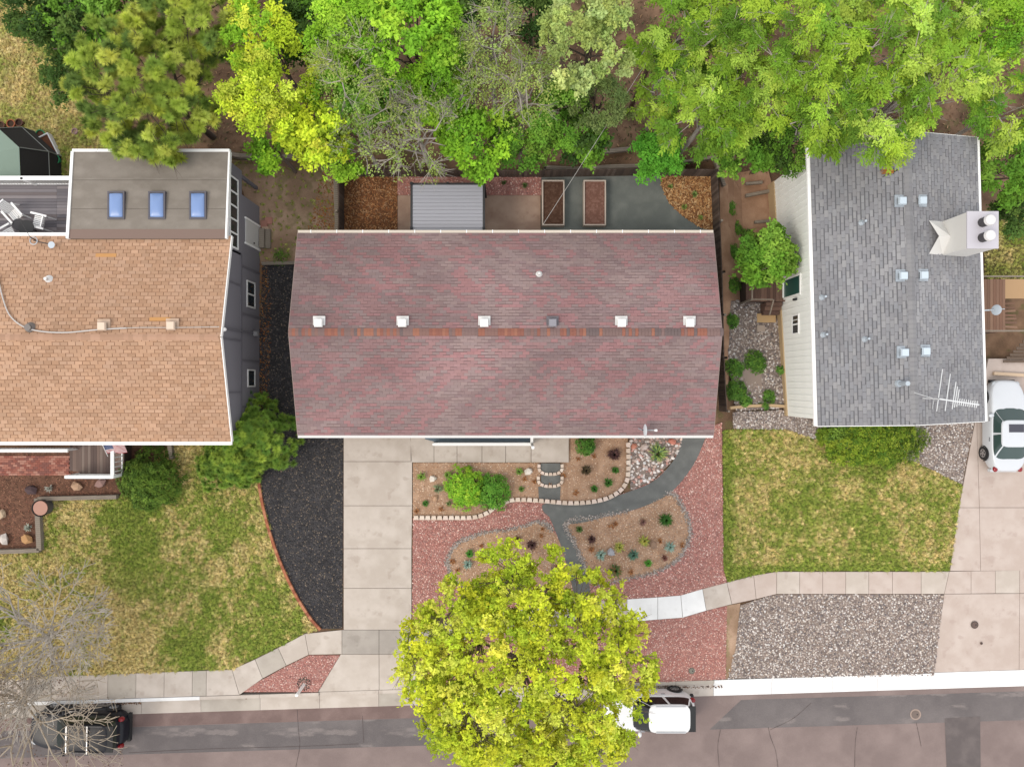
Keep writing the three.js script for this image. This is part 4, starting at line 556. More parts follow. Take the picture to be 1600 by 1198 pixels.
// the grey roofed house with white siding
const GE = 4.6, GR = 5.7;
{
  const nw = at(1265.5, 222, GE), sw = at(1278, 665.5, GE), dirE = sw.clone().sub(nw), ne = V(dirE.z, 0, -dirE.x).normalize().multiplyScalar(7.36).add(nw), se = ne.clone().add(dirE); const n0 = nw.clone().lerp(ne, 0.5).setY(GR), s0 = sw.clone().lerp(se, 0.5).setY(GR);
  const h = thing('house', 'tall white sided house under a grey shingled gable roof', 'house'), vin = M(new THREE.Color(0.9, 0.9, 0.9), 0.7, { map: texture(256, 1.2, (x, y) => mixc([236, 238, 234], [244, 245, 242], fbm(x * 4, y * 2, 3, 2))) });
  const wall = [V(nw.x + 0.35, 0, nw.z + 0.25), V(ne.x - 0.35, 0, ne.z + 0.25), V(se.x - 0.35, 0, se.z - 0.25), V(sw.x + 0.35, 0, sw.z - 0.25)]; const top = wall.map(p => V(p.x, GE - 0.12, p.z)), bot = wall.map(p => V(p.x, -1.7, p.z)), b = new MB(); b.hexa([top[3], top[2], top[1], top[0]], [bot[3], bot[2], bot[1], bot[0]]); part('wall', b.geo(), vin, h);
  for (const [a, c] of [[top[0], top[1]], [top[3], top[2]]]) { const g = new MB(), zz = (a.z + c.z) / 2, q = [a, c, V((a.x + c.x) / 2, GR - 0.16, zz)].map(p => g.v(p.x, p.y, p.z)); g.tri(...q); part('gable', g.geo(), vin, h); }
  const wx = z => lerp(wall[0].x, wall[3].x, (z - wall[0].z) / (wall[3].z - wall[0].z));
  for (let z = wall[0].z + 0.1; z < wall[3].z; z += 0.3) part('siding_batten', bx(wx(z) - 0.022, wx(z) + 0.01, T(11.6, z) + 0.5, GE - 0.14, z - 0.016, z + 0.016), vin, h);
  part('foundation', new MB().hexa([V(wx(wall[3].z) - 0.06, 0.32, wall[3].z), V(wx(wall[3].z) + 0.1, 0.32, wall[3].z), V(wx(wall[0].z) + 0.1, -0.55, wall[0].z), V(wx(wall[0].z) - 0.06, -0.55, wall[0].z)], [V(wx(wall[3].z) - 0.06, -0.5, wall[3].z), V(wx(wall[3].z) + 0.1, -0.5, wall[3].z), V(wx(wall[0].z) + 0.1, -1.8, wall[0].z), V(wx(wall[0].z) - 0.06, -1.8, wall[0].z)]).geo(), M(C(206, 178, 138), 0.9), h);
  const roof = part('roof', plate(top.map(p => V(p.x, GE - 0.06, p.z)), 0.04), MAT.whiteTrim, h);
  const pal = [[152, 151, 154], [145, 144, 148], [158, 157, 159], [148, 148, 152]];
  const tint = (x, j, r) => { const d = fbm(x * 0.5 + 40, j * 0.09 + 3, 3), st = 1; return shift(C(...pal[Math.floor(r() * pal.length)]), r, 0.06, 0.01).multiplyScalar((0.97 + (d - 0.5) * 0.3) * st); };
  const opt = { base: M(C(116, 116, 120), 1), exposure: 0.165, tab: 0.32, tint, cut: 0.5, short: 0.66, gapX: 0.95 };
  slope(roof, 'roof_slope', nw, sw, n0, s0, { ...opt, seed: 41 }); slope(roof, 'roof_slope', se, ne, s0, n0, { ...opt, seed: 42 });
  ridgeCaps(roof, n0, s0, 0.16, 0.045, tones([[146, 145, 148], [140, 139, 142], [150, 149, 151]]), 0.2, 14);
  gutter(h, V(nw.x - 0.07, GE - 0.07, nw.z), V(sw.x - 0.07, GE - 0.07, sw.z), MAT.whitePaint, 0.14); gutter(h, V(ne.x + 0.06, GE - 0.07, ne.z), V(se.x + 0.06, GE - 0.07, se.z), MAT.whitePaint, 0.12);
  for (const [e, r] of [[nw, n0], [ne, n0], [sw, s0], [se, s0]]) { const o = e === nw || e === ne ? -0.015 : 0.015; part('rake_board', bar(V(e.x, GE - 0.09, e.z + o), V(r.x, GR - 0.09, r.z + o), 0.03, 0.16), MAT.whitePaint, h); }
  const xm = z => lerp(n0.x, s0.x, (z - n0.z) / (s0.z - n0.z)), ry = (x, z) => { const m = xm(z), hw = (ne.x - nw.x) / 2; return lerp(GR, GE, clamp(Math.abs(x - m) / hw)); }, place = (u, v) => { const p = at(u, v, 5.5); p.y = ry(p.x, p.z) + 0.02; return p; };
  [[1405, 316, 'pale box vent level with the upper chimney edge, across the ridge from it'], [1438, 315, 'pale box vent on the chimney slope, level with the upper chimney edge'], [1407, 432, 'pale box vent just below chimney level on the porch slope'], [1440, 431, 'pale box vent just below chimney level on the chimney slope'], [1409, 551, 'pale box vent above the tv antenna on the porch slope'], [1443, 549, 'pale box vent directly above the tv antenna']].forEach(([u, v, l]) => boxVent('roof_vent', l, place(u, v), 0.33, M(C(180, 190, 200), 0.5), M(C(216, 230, 242), 0.45), 'box vents on the grey roof'));
  [[1353, 345, 'topmost metal vent pipe on the grey roof'], [1298, 461, 'metal vent pipe on the grey roof level with the green door'], [1300, 521, 'metal vent pipe on the grey roof nearest the small window'], [1358, 529, 'metal vent pipe on the grey roof halfway to the ridge'], [1404, 599, 'tall white flue pipe beside the tv antenna']].forEach(([u, v, l], k) => pipeVent(l, place(u, v), k === 4 ? 0.7 : 0.35, k === 4 ? 0.1 : 0.05, MAT.galv, 'vent pipes on the grey roof'));
  // green door and small window in the white wall
  const Xd = wx(-5), d0 = onX(Xd, 1230, 446), dz = [(434 - UZ) * Xd / 440, (461 - UZ) * Xd / 440]; const dr = part('door', bx(Xd - 0.05, Xd - 0.005, 0.45, 2.35, dz[0], dz[1]), M(C(32, 92, 84), 0.35), h); part('door_frame', new MB().box(Xd - 0.06, Xd - 0.004, 0.35, 2.45, dz[0] - 0.1, dz[0]).box(Xd - 0.06, Xd - 0.004, 0.35, 2.45, dz[1], dz[1] + 0.1).box(Xd - 0.06, Xd - 0.004, 2.35, 2.45, dz[0], dz[1]).box(Xd - 0.12, Xd - 0.004, 0.35, 0.45, dz[0], dz[1]).geo(), MAT.whitePaint, dr); part('wall_lamp', bx(Xd - 0.14, Xd - 0.02, 1.75, 1.98, dz[1] + 0.2, dz[1] + 0.3), MAT.black, h);
  windowOn(h, wx(-2.8) - 0.004, (493 - UZ) * 13.7 / 446, (520 - UZ) * 13.7 / 446, 1.3, 2.0, -1, 2, MAT.whitePaint, MAT.glass);
  // chimney chase
  const cx0 = at(1513, 0, 6.9).x, cx1 = at(1560, 0, 6.9).x, cz0 = at(0, 331, 6.9).z, cz1 = at(0, 387, 6.9).z, ch = thing('chimney', 'big white boxed chimney with two round flues on the grey roof', 'chimney');
  part('chase', bx(cx0, cx1, 3.8, 6.85, cz0, cz1), M(C(240, 238, 234), 0.7), ch); part('cap_plate', bx(cx0 - 0.03, cx1 + 0.03, 6.85, 6.9, cz0 - 0.03, cz1 + 0.03), M(C(214, 210, 218), 0.5), ch);
  { const c = new MB(), zc = (cz0 + cz1) / 2, yb = ry(cx0, zc); const A = V(cx0, yb + 0.55, zc), B = V(cx0 - 0.75, ry(cx0 - 0.75, zc) + 0.05, cz0 + 0.02), D = V(cx0 - 0.75, ry(cx0 - 0.75, zc) + 0.05, cz1 - 0.02), E = V(cx0 - 0.45, ry(cx0 - 0.45, zc) + 0.35, zc); c.quad(B, E, A, V(cx0, yb, cz0)); c.quad(E, D, V(cx0, yb, cz1), A); part('saddle', c.geo(), M(C(238, 236, 232), 0.7, { side: THREE.DoubleSide }), ch); }
  for (const v of [345, 369]) { const p = at(1547, v, 7.2), f = part('flue', new THREE.CylinderGeometry(0.19, 0.19, 0.45, 24).translate(p.x - 0.1, 7.1, p.z), M(C(86, 84, 86), 0.5, { metalness: 0.5 }), ch); part('flue_cap', new THREE.CylinderGeometry(0.2, 0.23, 0.09, 24).translate(p.x - 0.1, 7.38, p.z), M(C(236, 234, 234), 0.5), f); }
  // tv antenna lying over the ridge
  const ap = place(1440, 622), am = M(C(236, 238, 240), 0.5), an = thing('tv_antenna', 'long toothed tv antenna standing on the grey roof', 'antenna', ap), A = V(0.1, 0.9, 0), B = V(1.75, 1.0, 0.25); part('mast', new MB().tube(V(0, -0.05, 0), V(0.1, 1.0, 0), 0.025, 0.025, 8).tube(V(-0.55, -0.02, -0.3), V(0.08, 0.7, 0), 0.012, 0.012, 5).tube(V(0.5, -0.15, 0.45), V(0.08, 0.7, 0), 0.012, 0.012, 5).geo(false), am, an); part('boom', bar(A, B, 0.05, 0.05), am, an);
  for (const [t, l] of [[0.02, 1.7], [0.22, 1.5], [0.38, 1.1], [0.43, 0.85], [0.48, 0.7]]) { const p = A.clone().lerp(B, t); part('element', new MB().tube(p.clone().add(V(0.1 * l, 0, -l * 0.72)), p.clone().add(V(-0.04 * l, 0, l * 0.3)), 0.02, 0.02, 5).geo(false), am, an); } for (let k = 0; k < 9; k++) { const p = A.clone().lerp(B, 0.53 + k * 0.052); part('director', new MB().tube(p.clone().add(V(0.02, 0, -0.14)), p.clone().add(V(-0.02, 0, 0.14)), 0.02, 0.02, 5).geo(false), am, an); } part('lead_wire', new MB().tube(V(0, 0.02, 0), V(-0.7, -0.05, 0.05), 0.008, 0.008, 4).tube(V(-0.7, -0.05, 0.05), V(-1.0, -0.14, 0.5), 0.008, 0.008, 4).geo(false), MAT.black, an);
  // dead pine twig with brown cones lying on the roof
  const tw = place(1391, 269), tb = thing('fallen_branch', 'broken orange brown twig lying on the grey roof', 'branch', tw); const tr = rng(61), tm = new MB(); for (let k = 0; k < 26; k++) { const a = 2.7 + (tr() - 0.5) * 1.1, l = 0.2 + 0.35 * tr(); tm.tube(V((tr() - 0.5) * 0.2, 0.04 + tr() * 0.1, (tr() - 0.5) * 0.12), V(Math.cos(a) * l, 0.04 + tr() * 0.12, -Math.sin(a) * l * 0.7 + 0.1), 0.02, 0.008, 4); } part('dead_needles', tm.geo(false), M(C(190, 128, 62), 0.9), tb); part('stem', new MB().tube(V(-0.35, 0.05, 0.22), V(0.4, 0.07, -0.12), 0.015, 0.03, 6).geo(false), M(C(70, 52, 40), 0.9), tb);
  const sp = V(se.x + 0.05, 4.45, at(0, 485, 4.5).z), sd = thing('satellite_dish', 'grey satellite dish on the eave above the brown deck', 'satellite dish', sp); part('arm', new MB().tube(V(-0.3, 0.1, 0), V(0.75, 0.25, -0.05), 0.02, 0.02, 6).geo(false), MAT.galv, sd); part('mast', new MB().tube(V(-0.05, 0, 0), V(0.25, 0.3, 0), 0.025, 0.025, 6).geo(false), MAT.galv, sd); part('reflector', (() => { const g = new THREE.SphereGeometry(0.32, 20, 6, 0, 6.283, 0, 0.8); g.scale(1, 0.4, 1); g.rotateZ(1.15); g.translate(0.45, 0.25, 0); return g; })(), M(C(190, 200, 210), 0.5, { side: THREE.DoubleSide }), sd);
}
// small wooden porch with steps at the green door
{
  const y = 0.4, x0 = at(1166, 0, y).x, x1 = 13.62, z0 = at(0, 436, y).z, z1 = at(0, 471, y).z, p = thing('porch', 'small brown plank porch with steps at the green side door', 'porch'), mats = tones([[116, 88, 76], [128, 98, 84], [106, 80, 70], [136, 106, 92]], 0.9), r = rng(17);
  for (let x = x0; x < x1 - 0.03; x += 0.15) part('plank', bx(x + 0.004, x + 0.143, y - 0.04, y, z0, z1), mats[Math.floor(r() * 4)], p); part('deck_frame', bx(x0, x1, -1.0, y - 0.045, z0 + 0.05, z1 - 0.05), M(C(74, 58, 52), 0.9), p);
  for (const z of [z0, z1]) { part('rail', bar(V(x0, y + 0.9, z), V(x0 + 1.0, y + 0.9, z), 0.05, 0.06), MAT.timber, p); } part('rail', bar(V(x0, y + 0.9, z0), V(x0, y + 0.9, z1), 0.06, 0.06), MAT.timber, p); for (const z of [z0, z1]) part('rail_post', bx(x0 - 0.04, x0 + 0.04, -0.8, y + 0.92, z - 0.04, z + 0.04), MAT.timber, p);
  const sx0 = at(1195, 0, 0).x, sx1 = at(1220, 0, 0).x; for (let k = 0; k < 3; k++) part('step', bx(sx0, sx1, -0.7, y - 0.15 - k * 0.2, z1 + 0.01 + k * 0.2, z1 + 0.2 + k * 0.2), mats[k], p); part('step_rail', bar(V(sx0, y + 0.85, z1), V(sx0, y + 0.3, z1 + 0.7), 0.05, 0.05), MAT.timber, p);
  const pg = (u, v, w, d, c, n, l, y2) => { const q = on(u, v); solo(n, bx(-w / 2, w / 2, -0.05, y2, -d / 2, d / 2).translate(q.x, q.y + 0.015, q.z), M(C(...c), 0.95), l, n.replace('_', ' ')); };
  pg(1197, 497, 0.95, 0.45, [216, 180, 132], 'stepping_slab', 'tan slab at the foot of the small porch steps', 0.08); pg(1189, 513, 0.4, 0.32, [190, 172, 158], 'stepping_slab', 'small flat stone just below the tan slab', 0.05); pg(1172, 593, 1.15, 1.15, [164, 146, 134], 'stone_pad', 'square stone pad among the green creepers', 0.06);
  const tp = [[1140, 637], [1170, 634], [1200, 633], [1236, 635]].map(([u, v]) => on(u, v)); const ed = thing('timber_edging', 'tan timber edging between side yard and front river rock', 'edging'); for (let k = 0; k < 3; k++) part('timber', bar(tp[k].clone().add(V(0, 0.1, 0)), tp[k + 1].clone().add(V(0, 0.1, 0)), 0.14, 0.18), M(C(206, 176, 136), 0.9), ed);
}
// brown deck with stairs on the driveway side
{
  const y = 1.0, x0 = 20.6, x1 = at(1571, 0, y).x, z0 = at(0, 436, y).z, z1 = at(0, 519, y).z, d = thing('wooden_deck', 'brown plank deck with stairs beside the grey roofed house', 'deck'), mats = tones([[146, 112, 92], [132, 100, 82], [156, 122, 100], [140, 104, 84]], 0.9), r = rng(23);
  for (let x = x0; x < x1; x += 0.15) part('plank', bx(x + 0.005, x + 0.143, y - 0.04, y, z0, z1), mats[Math.floor(r() * 4)], d); part('landing', bx(x1 + 0.01, x1 + 2.2, y - 0.04, y - 0.004, z0, z0 + 0.95), M(C(196, 160, 120), 0.9), d); part('deck_frame', bx(x0, x1 + 0.02, -1, y - 0.05, z0 + 0.03, z1 - 0.03), M(C(84, 64, 54), 0.9), d);
  part('rail', bar(V(x0, y + 0.9, z0), V(x1 + 2.2, y + 0.9, z0), 0.07, 0.06), MAT.timber, d); part('rail', bar(V(x0, y + 0.9, z1), V(x1 + 0.9, y + 0.9, z1), 0.07, 0.06), MAT.timber, d); for (let k = 0; k < 9; k++) part('baluster', bar(V(x0 + 0.1 + k * 0.2, y, z1), V(x0 + 0.1 + k * 0.2, y + 0.88, z1), 0.035, 0.035), MAT.timber, d);
  part('inner_rail', bar(V(x1 + 0.9, y + 0.9, z0 + 1), V(x1 + 0.9, y + 0.9, z1), 0.12, 0.06), MAT.timber, d); for (let k = 0; k < 7; k++) part('stored_board', bar(V(x1 + 0.12, 0.4 + 0.05 * k, z0 + 1.15 + k * 0.19), V(x1 + 0.85, 0.45 + 0.03 * k, z0 + 1.1 + k * 0.19 + r() * 0.1), 0.1, 0.05), mats[k % 4], d);
  for (let k = 0; k < 9; k++) part('stair_tread', bx(at(1588, 0).x - k * 0.09, at(1588, 0).x + 1.4 - k * 0.06, 0.92 - k * 0.1, 0.96 - k * 0.1, z1 + 0.05 + k * 0.16, z1 + 0.18 + k * 0.16), M(C(116, 98, 84), 0.9), d);
  const w = on(1572, 585); solo('wheel_stop', new MB().beam(V(-0.85, 0.1, -0.05), V(0.85, 0.1, 0.05), 0.16, 0.14).geo().translate(w.x, 0.03, w.z), M(C(222, 196, 168), 0.9), 'tan timber log lying before the nose of the parked sedan', 'log');
}

// ---------------------------------------------------------------- fences, walls and edging
function fence(label, pts, h, face) { // solid board fence; boards stand on the yard side of rails and posts
  const o = thing('fence', label, 'fence'), r = rng(33 + pts.length), mats = tones([[84, 68, 58], [98, 82, 72], [74, 60, 52], [110, 94, 84], [92, 74, 62]], 0.95), bg = bx(-0.066, 0.066, 0, h, -0.011, 0.011);
  for (let k = 0; k < pts.length - 1; k++) {
    const a = pts[k], b = pts[k + 1], L = a.distanceTo(b), d = b.clone().sub(a).normalize(), n = V(-d.z, 0, d.x).multiplyScalar(face), turn = Math.atan2(-d.z, d.x);
    for (let x = 0.07; x < L; x += 0.14) { const p = a.clone().addScaledVector(d, x).addScaledVector(n, 0.05), m = part('board', bg, mats[Math.floor(r() * 5)], o); m.position.set(p.x, T(p.x, p.z) - 0.03 + (r() - 0.5) * 0.03, p.z); m.rotation.y = turn + (r() - 0.5) * 0.03; }
    for (const y of [0.25, h - 0.2]) part('rail', bar(V(a.x, T(a.x, a.z) + y, a.z), V(b.x, T(b.x, b.z) + y, b.z), 0.05, 0.09), mats[1], o);
    for (let x = 0; x <= L; x += L / Math.max(1, Math.round(L / 2.4))) { const p = a.clone().addScaledVector(d, x).addScaledVector(n, -0.06); part('post', bx(p.x - 0.05, p.x + 0.05, T(p.x, p.z) - 0.4, T(p.x, p.z) + h + 0.02, p.z - 0.05, p.z + 0.05), MAT.timber, o); }
  }
  return o;
}
fence('dark board fence along the back of the mauve roofed yard', [at(537, 274), at(850, 275), at(1000, 272.5), at(1112, 274)], 1.15, 1);
fence('dark board fence between the mauve roofed house and the side yard', [at(1112, 275), at(1119, 430), at(1122, 560), at(1126, 641)], 1.2, 1);
fence('short dark fence run beside the orange mulch corner', [at(536, 400), at(536, 275)], 1.15, 1);
function timberWall(label, pts, h, n = 2, w = 0.2) { const o = thing('timber_wall', label, 'retaining wall'); for (let k = 0; k < pts.length - 1; k++) for (let j = 0; j < n; j++) { const a = pts[k], b = pts[k + 1], y = (j + 0.5) * h / n; part('timber', bar(V(a.x, T(a.x, a.z) + y, a.z), V(b.x, T(b.x, b.z) + y, b.z), w, h / n - 0.008), MAT.timber, o); } return o; }
timberWall('weathered timber wall beside the short fence run', [at(529.5, 400), at(529.5, 350), at(528, 300), at(527, 250)], 0.5);
timberWall('weathered timber wall behind the bare dirt yard', [at(362, 243), at(380, 247), at(450, 248), at(530, 249)], 0.45);
timberWall('weathered timber border round the brown mulch bed', [at(186, 775), at(112, 777), at(64, 778)], 0.3); timberWall('timber border down the lawn side of the mulch bed', [at(62, 777), at(66, 858)], 0.3, 2, 0.24); timberWall('timber border along the bottom of the mulch bed', [at(66, 858), at(-100, 864)], 0.3, 2, 0.2);
timberWall('short timber stub between the round bush and the big shrub', [at(268, 692), at(271, 716)], 0.3); timberWall('low pale timber at the upper end of the black gravel', [at(410, 412), at(462, 411)], 0.15, 1, 0.16);
timberWall('old timber terrace edge in the woods behind the raised beds', [on(850, 263), on(900, 266), on(960, 262), on(1000, 261)], 0.25, 1); timberWall('old timber terrace edge above the grey fines yard', [on(922, 241), on(985, 234)], 0.25, 1); timberWall('leaning timber rail outside the fence corner', [on(1056, 256), on(1118, 247)], 0.3, 1, 0.12); timberWall('fallen grey timber outside the fence corner', [on(1116, 250), on(1130, 292)], 0.3, 1, 0.16); timberWall('grey terrace timber at the foot of the white siding', [on(1164, 307), on(1200, 300)], 0.25, 1, 0.16); timberWall('short terrace timber halfway along the dirt side yard', [on(1178, 348), on(1202, 346)], 0.22, 1, 0.14); timberWall('uppermost timber step in the dirt side yard', [on(1164, 288), on(1190, 286)], 0.2, 1, 0.14);
{ // clay brick lawn edging
  const o = thing('brick_edging', 'curved red brick edging between lawn and black gravel', 'edging'), q = new THREE.CatmullRomCurve3([[403, 742], [410, 785], [422, 832], [440, 882], [463, 930], [486, 966], [501, 983]].map(([u, v]) => at(u, v))), n = 38, mats = tones([[186, 118, 84], [170, 102, 72], [198, 134, 100], [158, 94, 68]], 0.95), P = q.getSpacedPoints(n);
  for (let k = 0; k < n; k++) part('brick', bar(P[k].clone().lerp(P[k + 1], 0.02).setY(0.05), P[k].clone().lerp(P[k + 1], 0.98).setY(0.05), 0.13, 0.14), mats[Math.floor(rnd() * 4)], o);
}
const blockGeo = (() => { const b = new MB(); b.hexa([V(-0.135, 0.18, 0.1), V(0.135, 0.18, 0.1), V(0.1, 0.18, -0.1), V(-0.1, 0.18, -0.1)], [V(-0.14, 0, 0.11), V(0.14, 0, 0.11), V(0.1, 0, -0.1), V(-0.1, 0, -0.1)]); return b.geo(); })(), blockMats = tones([[240, 220, 202], [246, 228, 212], [230, 208, 190], [242, 220, 206]], 0.95);
function blocks(name, label, pts, step, y = 0, sc = 1) { const o = thing(name, label, 'edging'), q = new THREE.CatmullRomCurve3(pts.map(([u, v]) => at(u, v)), false, 'centripetal'), n = Math.round(q.getLength() / step); for (let k = 0; k < n; k++) { const t = (k + 0.5) / n, p = q.getPointAt(t), d = q.getTangentAt(t), m = part('block', blockGeo, blockMats[Math.floor(rnd() * 4)], o); m.position.set(p.x, y, p.z); m.rotation.y = Math.atan2(-d.z, d.x); m.scale.set(sc, 1, sc); } return o; }
blocks('block_edging', 'scalloped row of cream blocks curving round the front planting beds', [[646, 808], [700, 808], [742, 807], [760, 801], [778, 789], [798, 781], [820, 780], [850, 782], [890, 785], [925, 783], [952, 776], [970, 764], [979, 750], [981, 735], [981, 690]], 0.295);
blocks('block_steps', 'upper U shaped step of cream blocks below the entry landing', [[842, 724], [843, 734], [850, 739], [860, 740], [870, 739], [877, 734], [878, 724]], 0.2, 0.05, 0.72); blocks('block_steps', 'lower U shaped step of cream blocks above the path', [[841, 743], [842, 753], [850, 758], [860, 759], [870, 758], [877, 753], [878, 743]], 0.2, 0, 0.72);
sheet('step_tread', flat([[845, 723], [875, 723], [876, 733], [868, 738], [852, 738], [845, 733]]), 0.16, MAT.path, 'grey gravel tread of the upper front step', 'path'); sheet('step_tread', flat([[845, 742], [875, 742], [876, 752], [868, 757], [852, 757], [845, 752]]), 0.1, MAT.path, 'grey gravel tread of the lower front step', 'path'); sheet('step_pad', flat([[841, 760], [876, 760], [875, 781], [842, 781]]), 0.04, MAT.path, 'grey gravel pad below the block steps', 'path');

// raised vegetable beds, steel gazebo roof
for (const [u0, u1, c, l] of [[847, 882, [104, 74, 58], 'raised bed with dark soil and seedlings beside the patio'], [912, 947, [146, 106, 92], 'raised bed with reddish bare soil in the grey fines yard']]) {
  const a = at(u0, 281, 0.45), b = at(u1, 352, 0.45), o = thing('raised_bed', l, 'garden bed', V(0, 0, 0), 'raised beds behind the mauve roofed house'), w = 0.06, m = M(C(216, 200, 186), 0.85);
  part('side_board', bx(a.x, a.x + w, 0, 0.45, a.z, b.z), m, o); part('side_board', bx(b.x - w, b.x, 0, 0.45, a.z, b.z), m, o); part('end_board', bx(a.x + w, b.x - w, 0, 0.45, a.z, a.z + w), m, o); part('end_board', bx(a.x + w, b.x - w, 0, 0.45, b.z - w, b.z), m, o); part('soil', bx(a.x + w, b.x - w, 0.02, 0.36, a.z + w, b.z - w), M(white(), 1, { map: texture(256, 1, grain(c.map(x => x - 16), c.map(x => x + 12), c.map(x => x * 0.6), 12, 0.6)) }), o);
}
{
  const y = 2.4, a = at(643, 289, y), b = at(756, 289, y), zS = -5.6, o = thing('steel_gazebo', 'gazebo with a ribbed grey steel roof behind the mauve roofed house', 'gazebo'), n = 22, m = M(C(176, 176, 184), 0.5, { metalness: 0.1 }), dz = (zS - a.z) / n;
  for (let k = 0; k < n; k++) part('roof_panel', new MB().hexa([V(a.x, y + 0.03, a.z + (k + 0.86) * dz), V(b.x, y + 0.03, a.z + (k + 0.86) * dz), V(b.x, y + 0.03, a.z + k * dz), V(a.x, y + 0.03, a.z + k * dz)], [V(a.x, y, a.z + (k + 0.99) * dz), V(b.x, y, a.z + (k + 0.99) * dz), V(b.x, y, a.z + k * dz), V(a.x, y, a.z + k * dz)]).geo(), m, o);
  for (const x of [a.x, (a.x + b.x) / 2, b.x]) part('post', bx(x - 0.06, x + 0.06, 0, y + 0.12, a.z - 0.12, a.z), MAT.black, o); for (const x of [a.x, b.x]) { part('post', bx(x - 0.06, x + 0.06, 0, y + 0.12, -7.35, -7.22), MAT.black, o); part('side_beam', bx(x - 0.05, x + 0.05, y - 0.15, y + 0.05, a.z, zS), MAT.darkMetal, o); } part('front_beam', bx(a.x, b.x, y - 0.15, y + 0.04, a.z - 0.1, a.z - 0.02), MAT.darkMetal, o);
  const c = thing('lounge_chair', 'pale blue white lounge chair half under the steel roof', 'chair', V(at(657, 0, 2).x, 0, -6.95)); part('seat', bx(-0.25, 0.3, 0.4, 0.46, -0.28, 0.28), M(C(214, 226, 240), 0.6), c); part('backrest', bar(V(-0.24, 0.44, 0), V(-0.45, 1.0, 0), 0.56, 0.05), M(C(214, 226, 240), 0.6), c); for (const [x, z] of [[-0.22, -0.25], [-0.22, 0.25], [0.27, -0.25], [0.27, 0.25]]) part('leg', bx(x - 0.02, x + 0.02, 0, 0.4, z - 0.02, z + 0.02), MAT.galv, c);
}
{ // overhead service wire
  const a = on(985, 170).setY(6.2), b = at(849, 350, 3.05), q = new THREE.QuadraticBezierCurve3(a, a.clone().lerp(b, 0.5).add(V(0, -0.3, 0)), b); solo('service_wire', new THREE.TubeGeometry(q, 24, 0.009, 5), M(C(206, 202, 196), 0.6), 'thin overhead wire running from the woods to the mauve roof', 'wire');
  const pl = thing('utility_pole', 'slim wooden pole carrying the overhead wire among the trees', 'pole', V(a.x, T(a.x, a.z), a.z)); part('shaft', new THREE.CylinderGeometry(0.09, 0.13, 7.9, 10).translate(0, 3.6, 0), M(C(110, 88, 70), 0.9), pl); part('crossarm', bx(-0.5, 0.5, 7.35, 7.45, -0.05, 0.05), M(C(110, 88, 70), 0.9), pl);
}
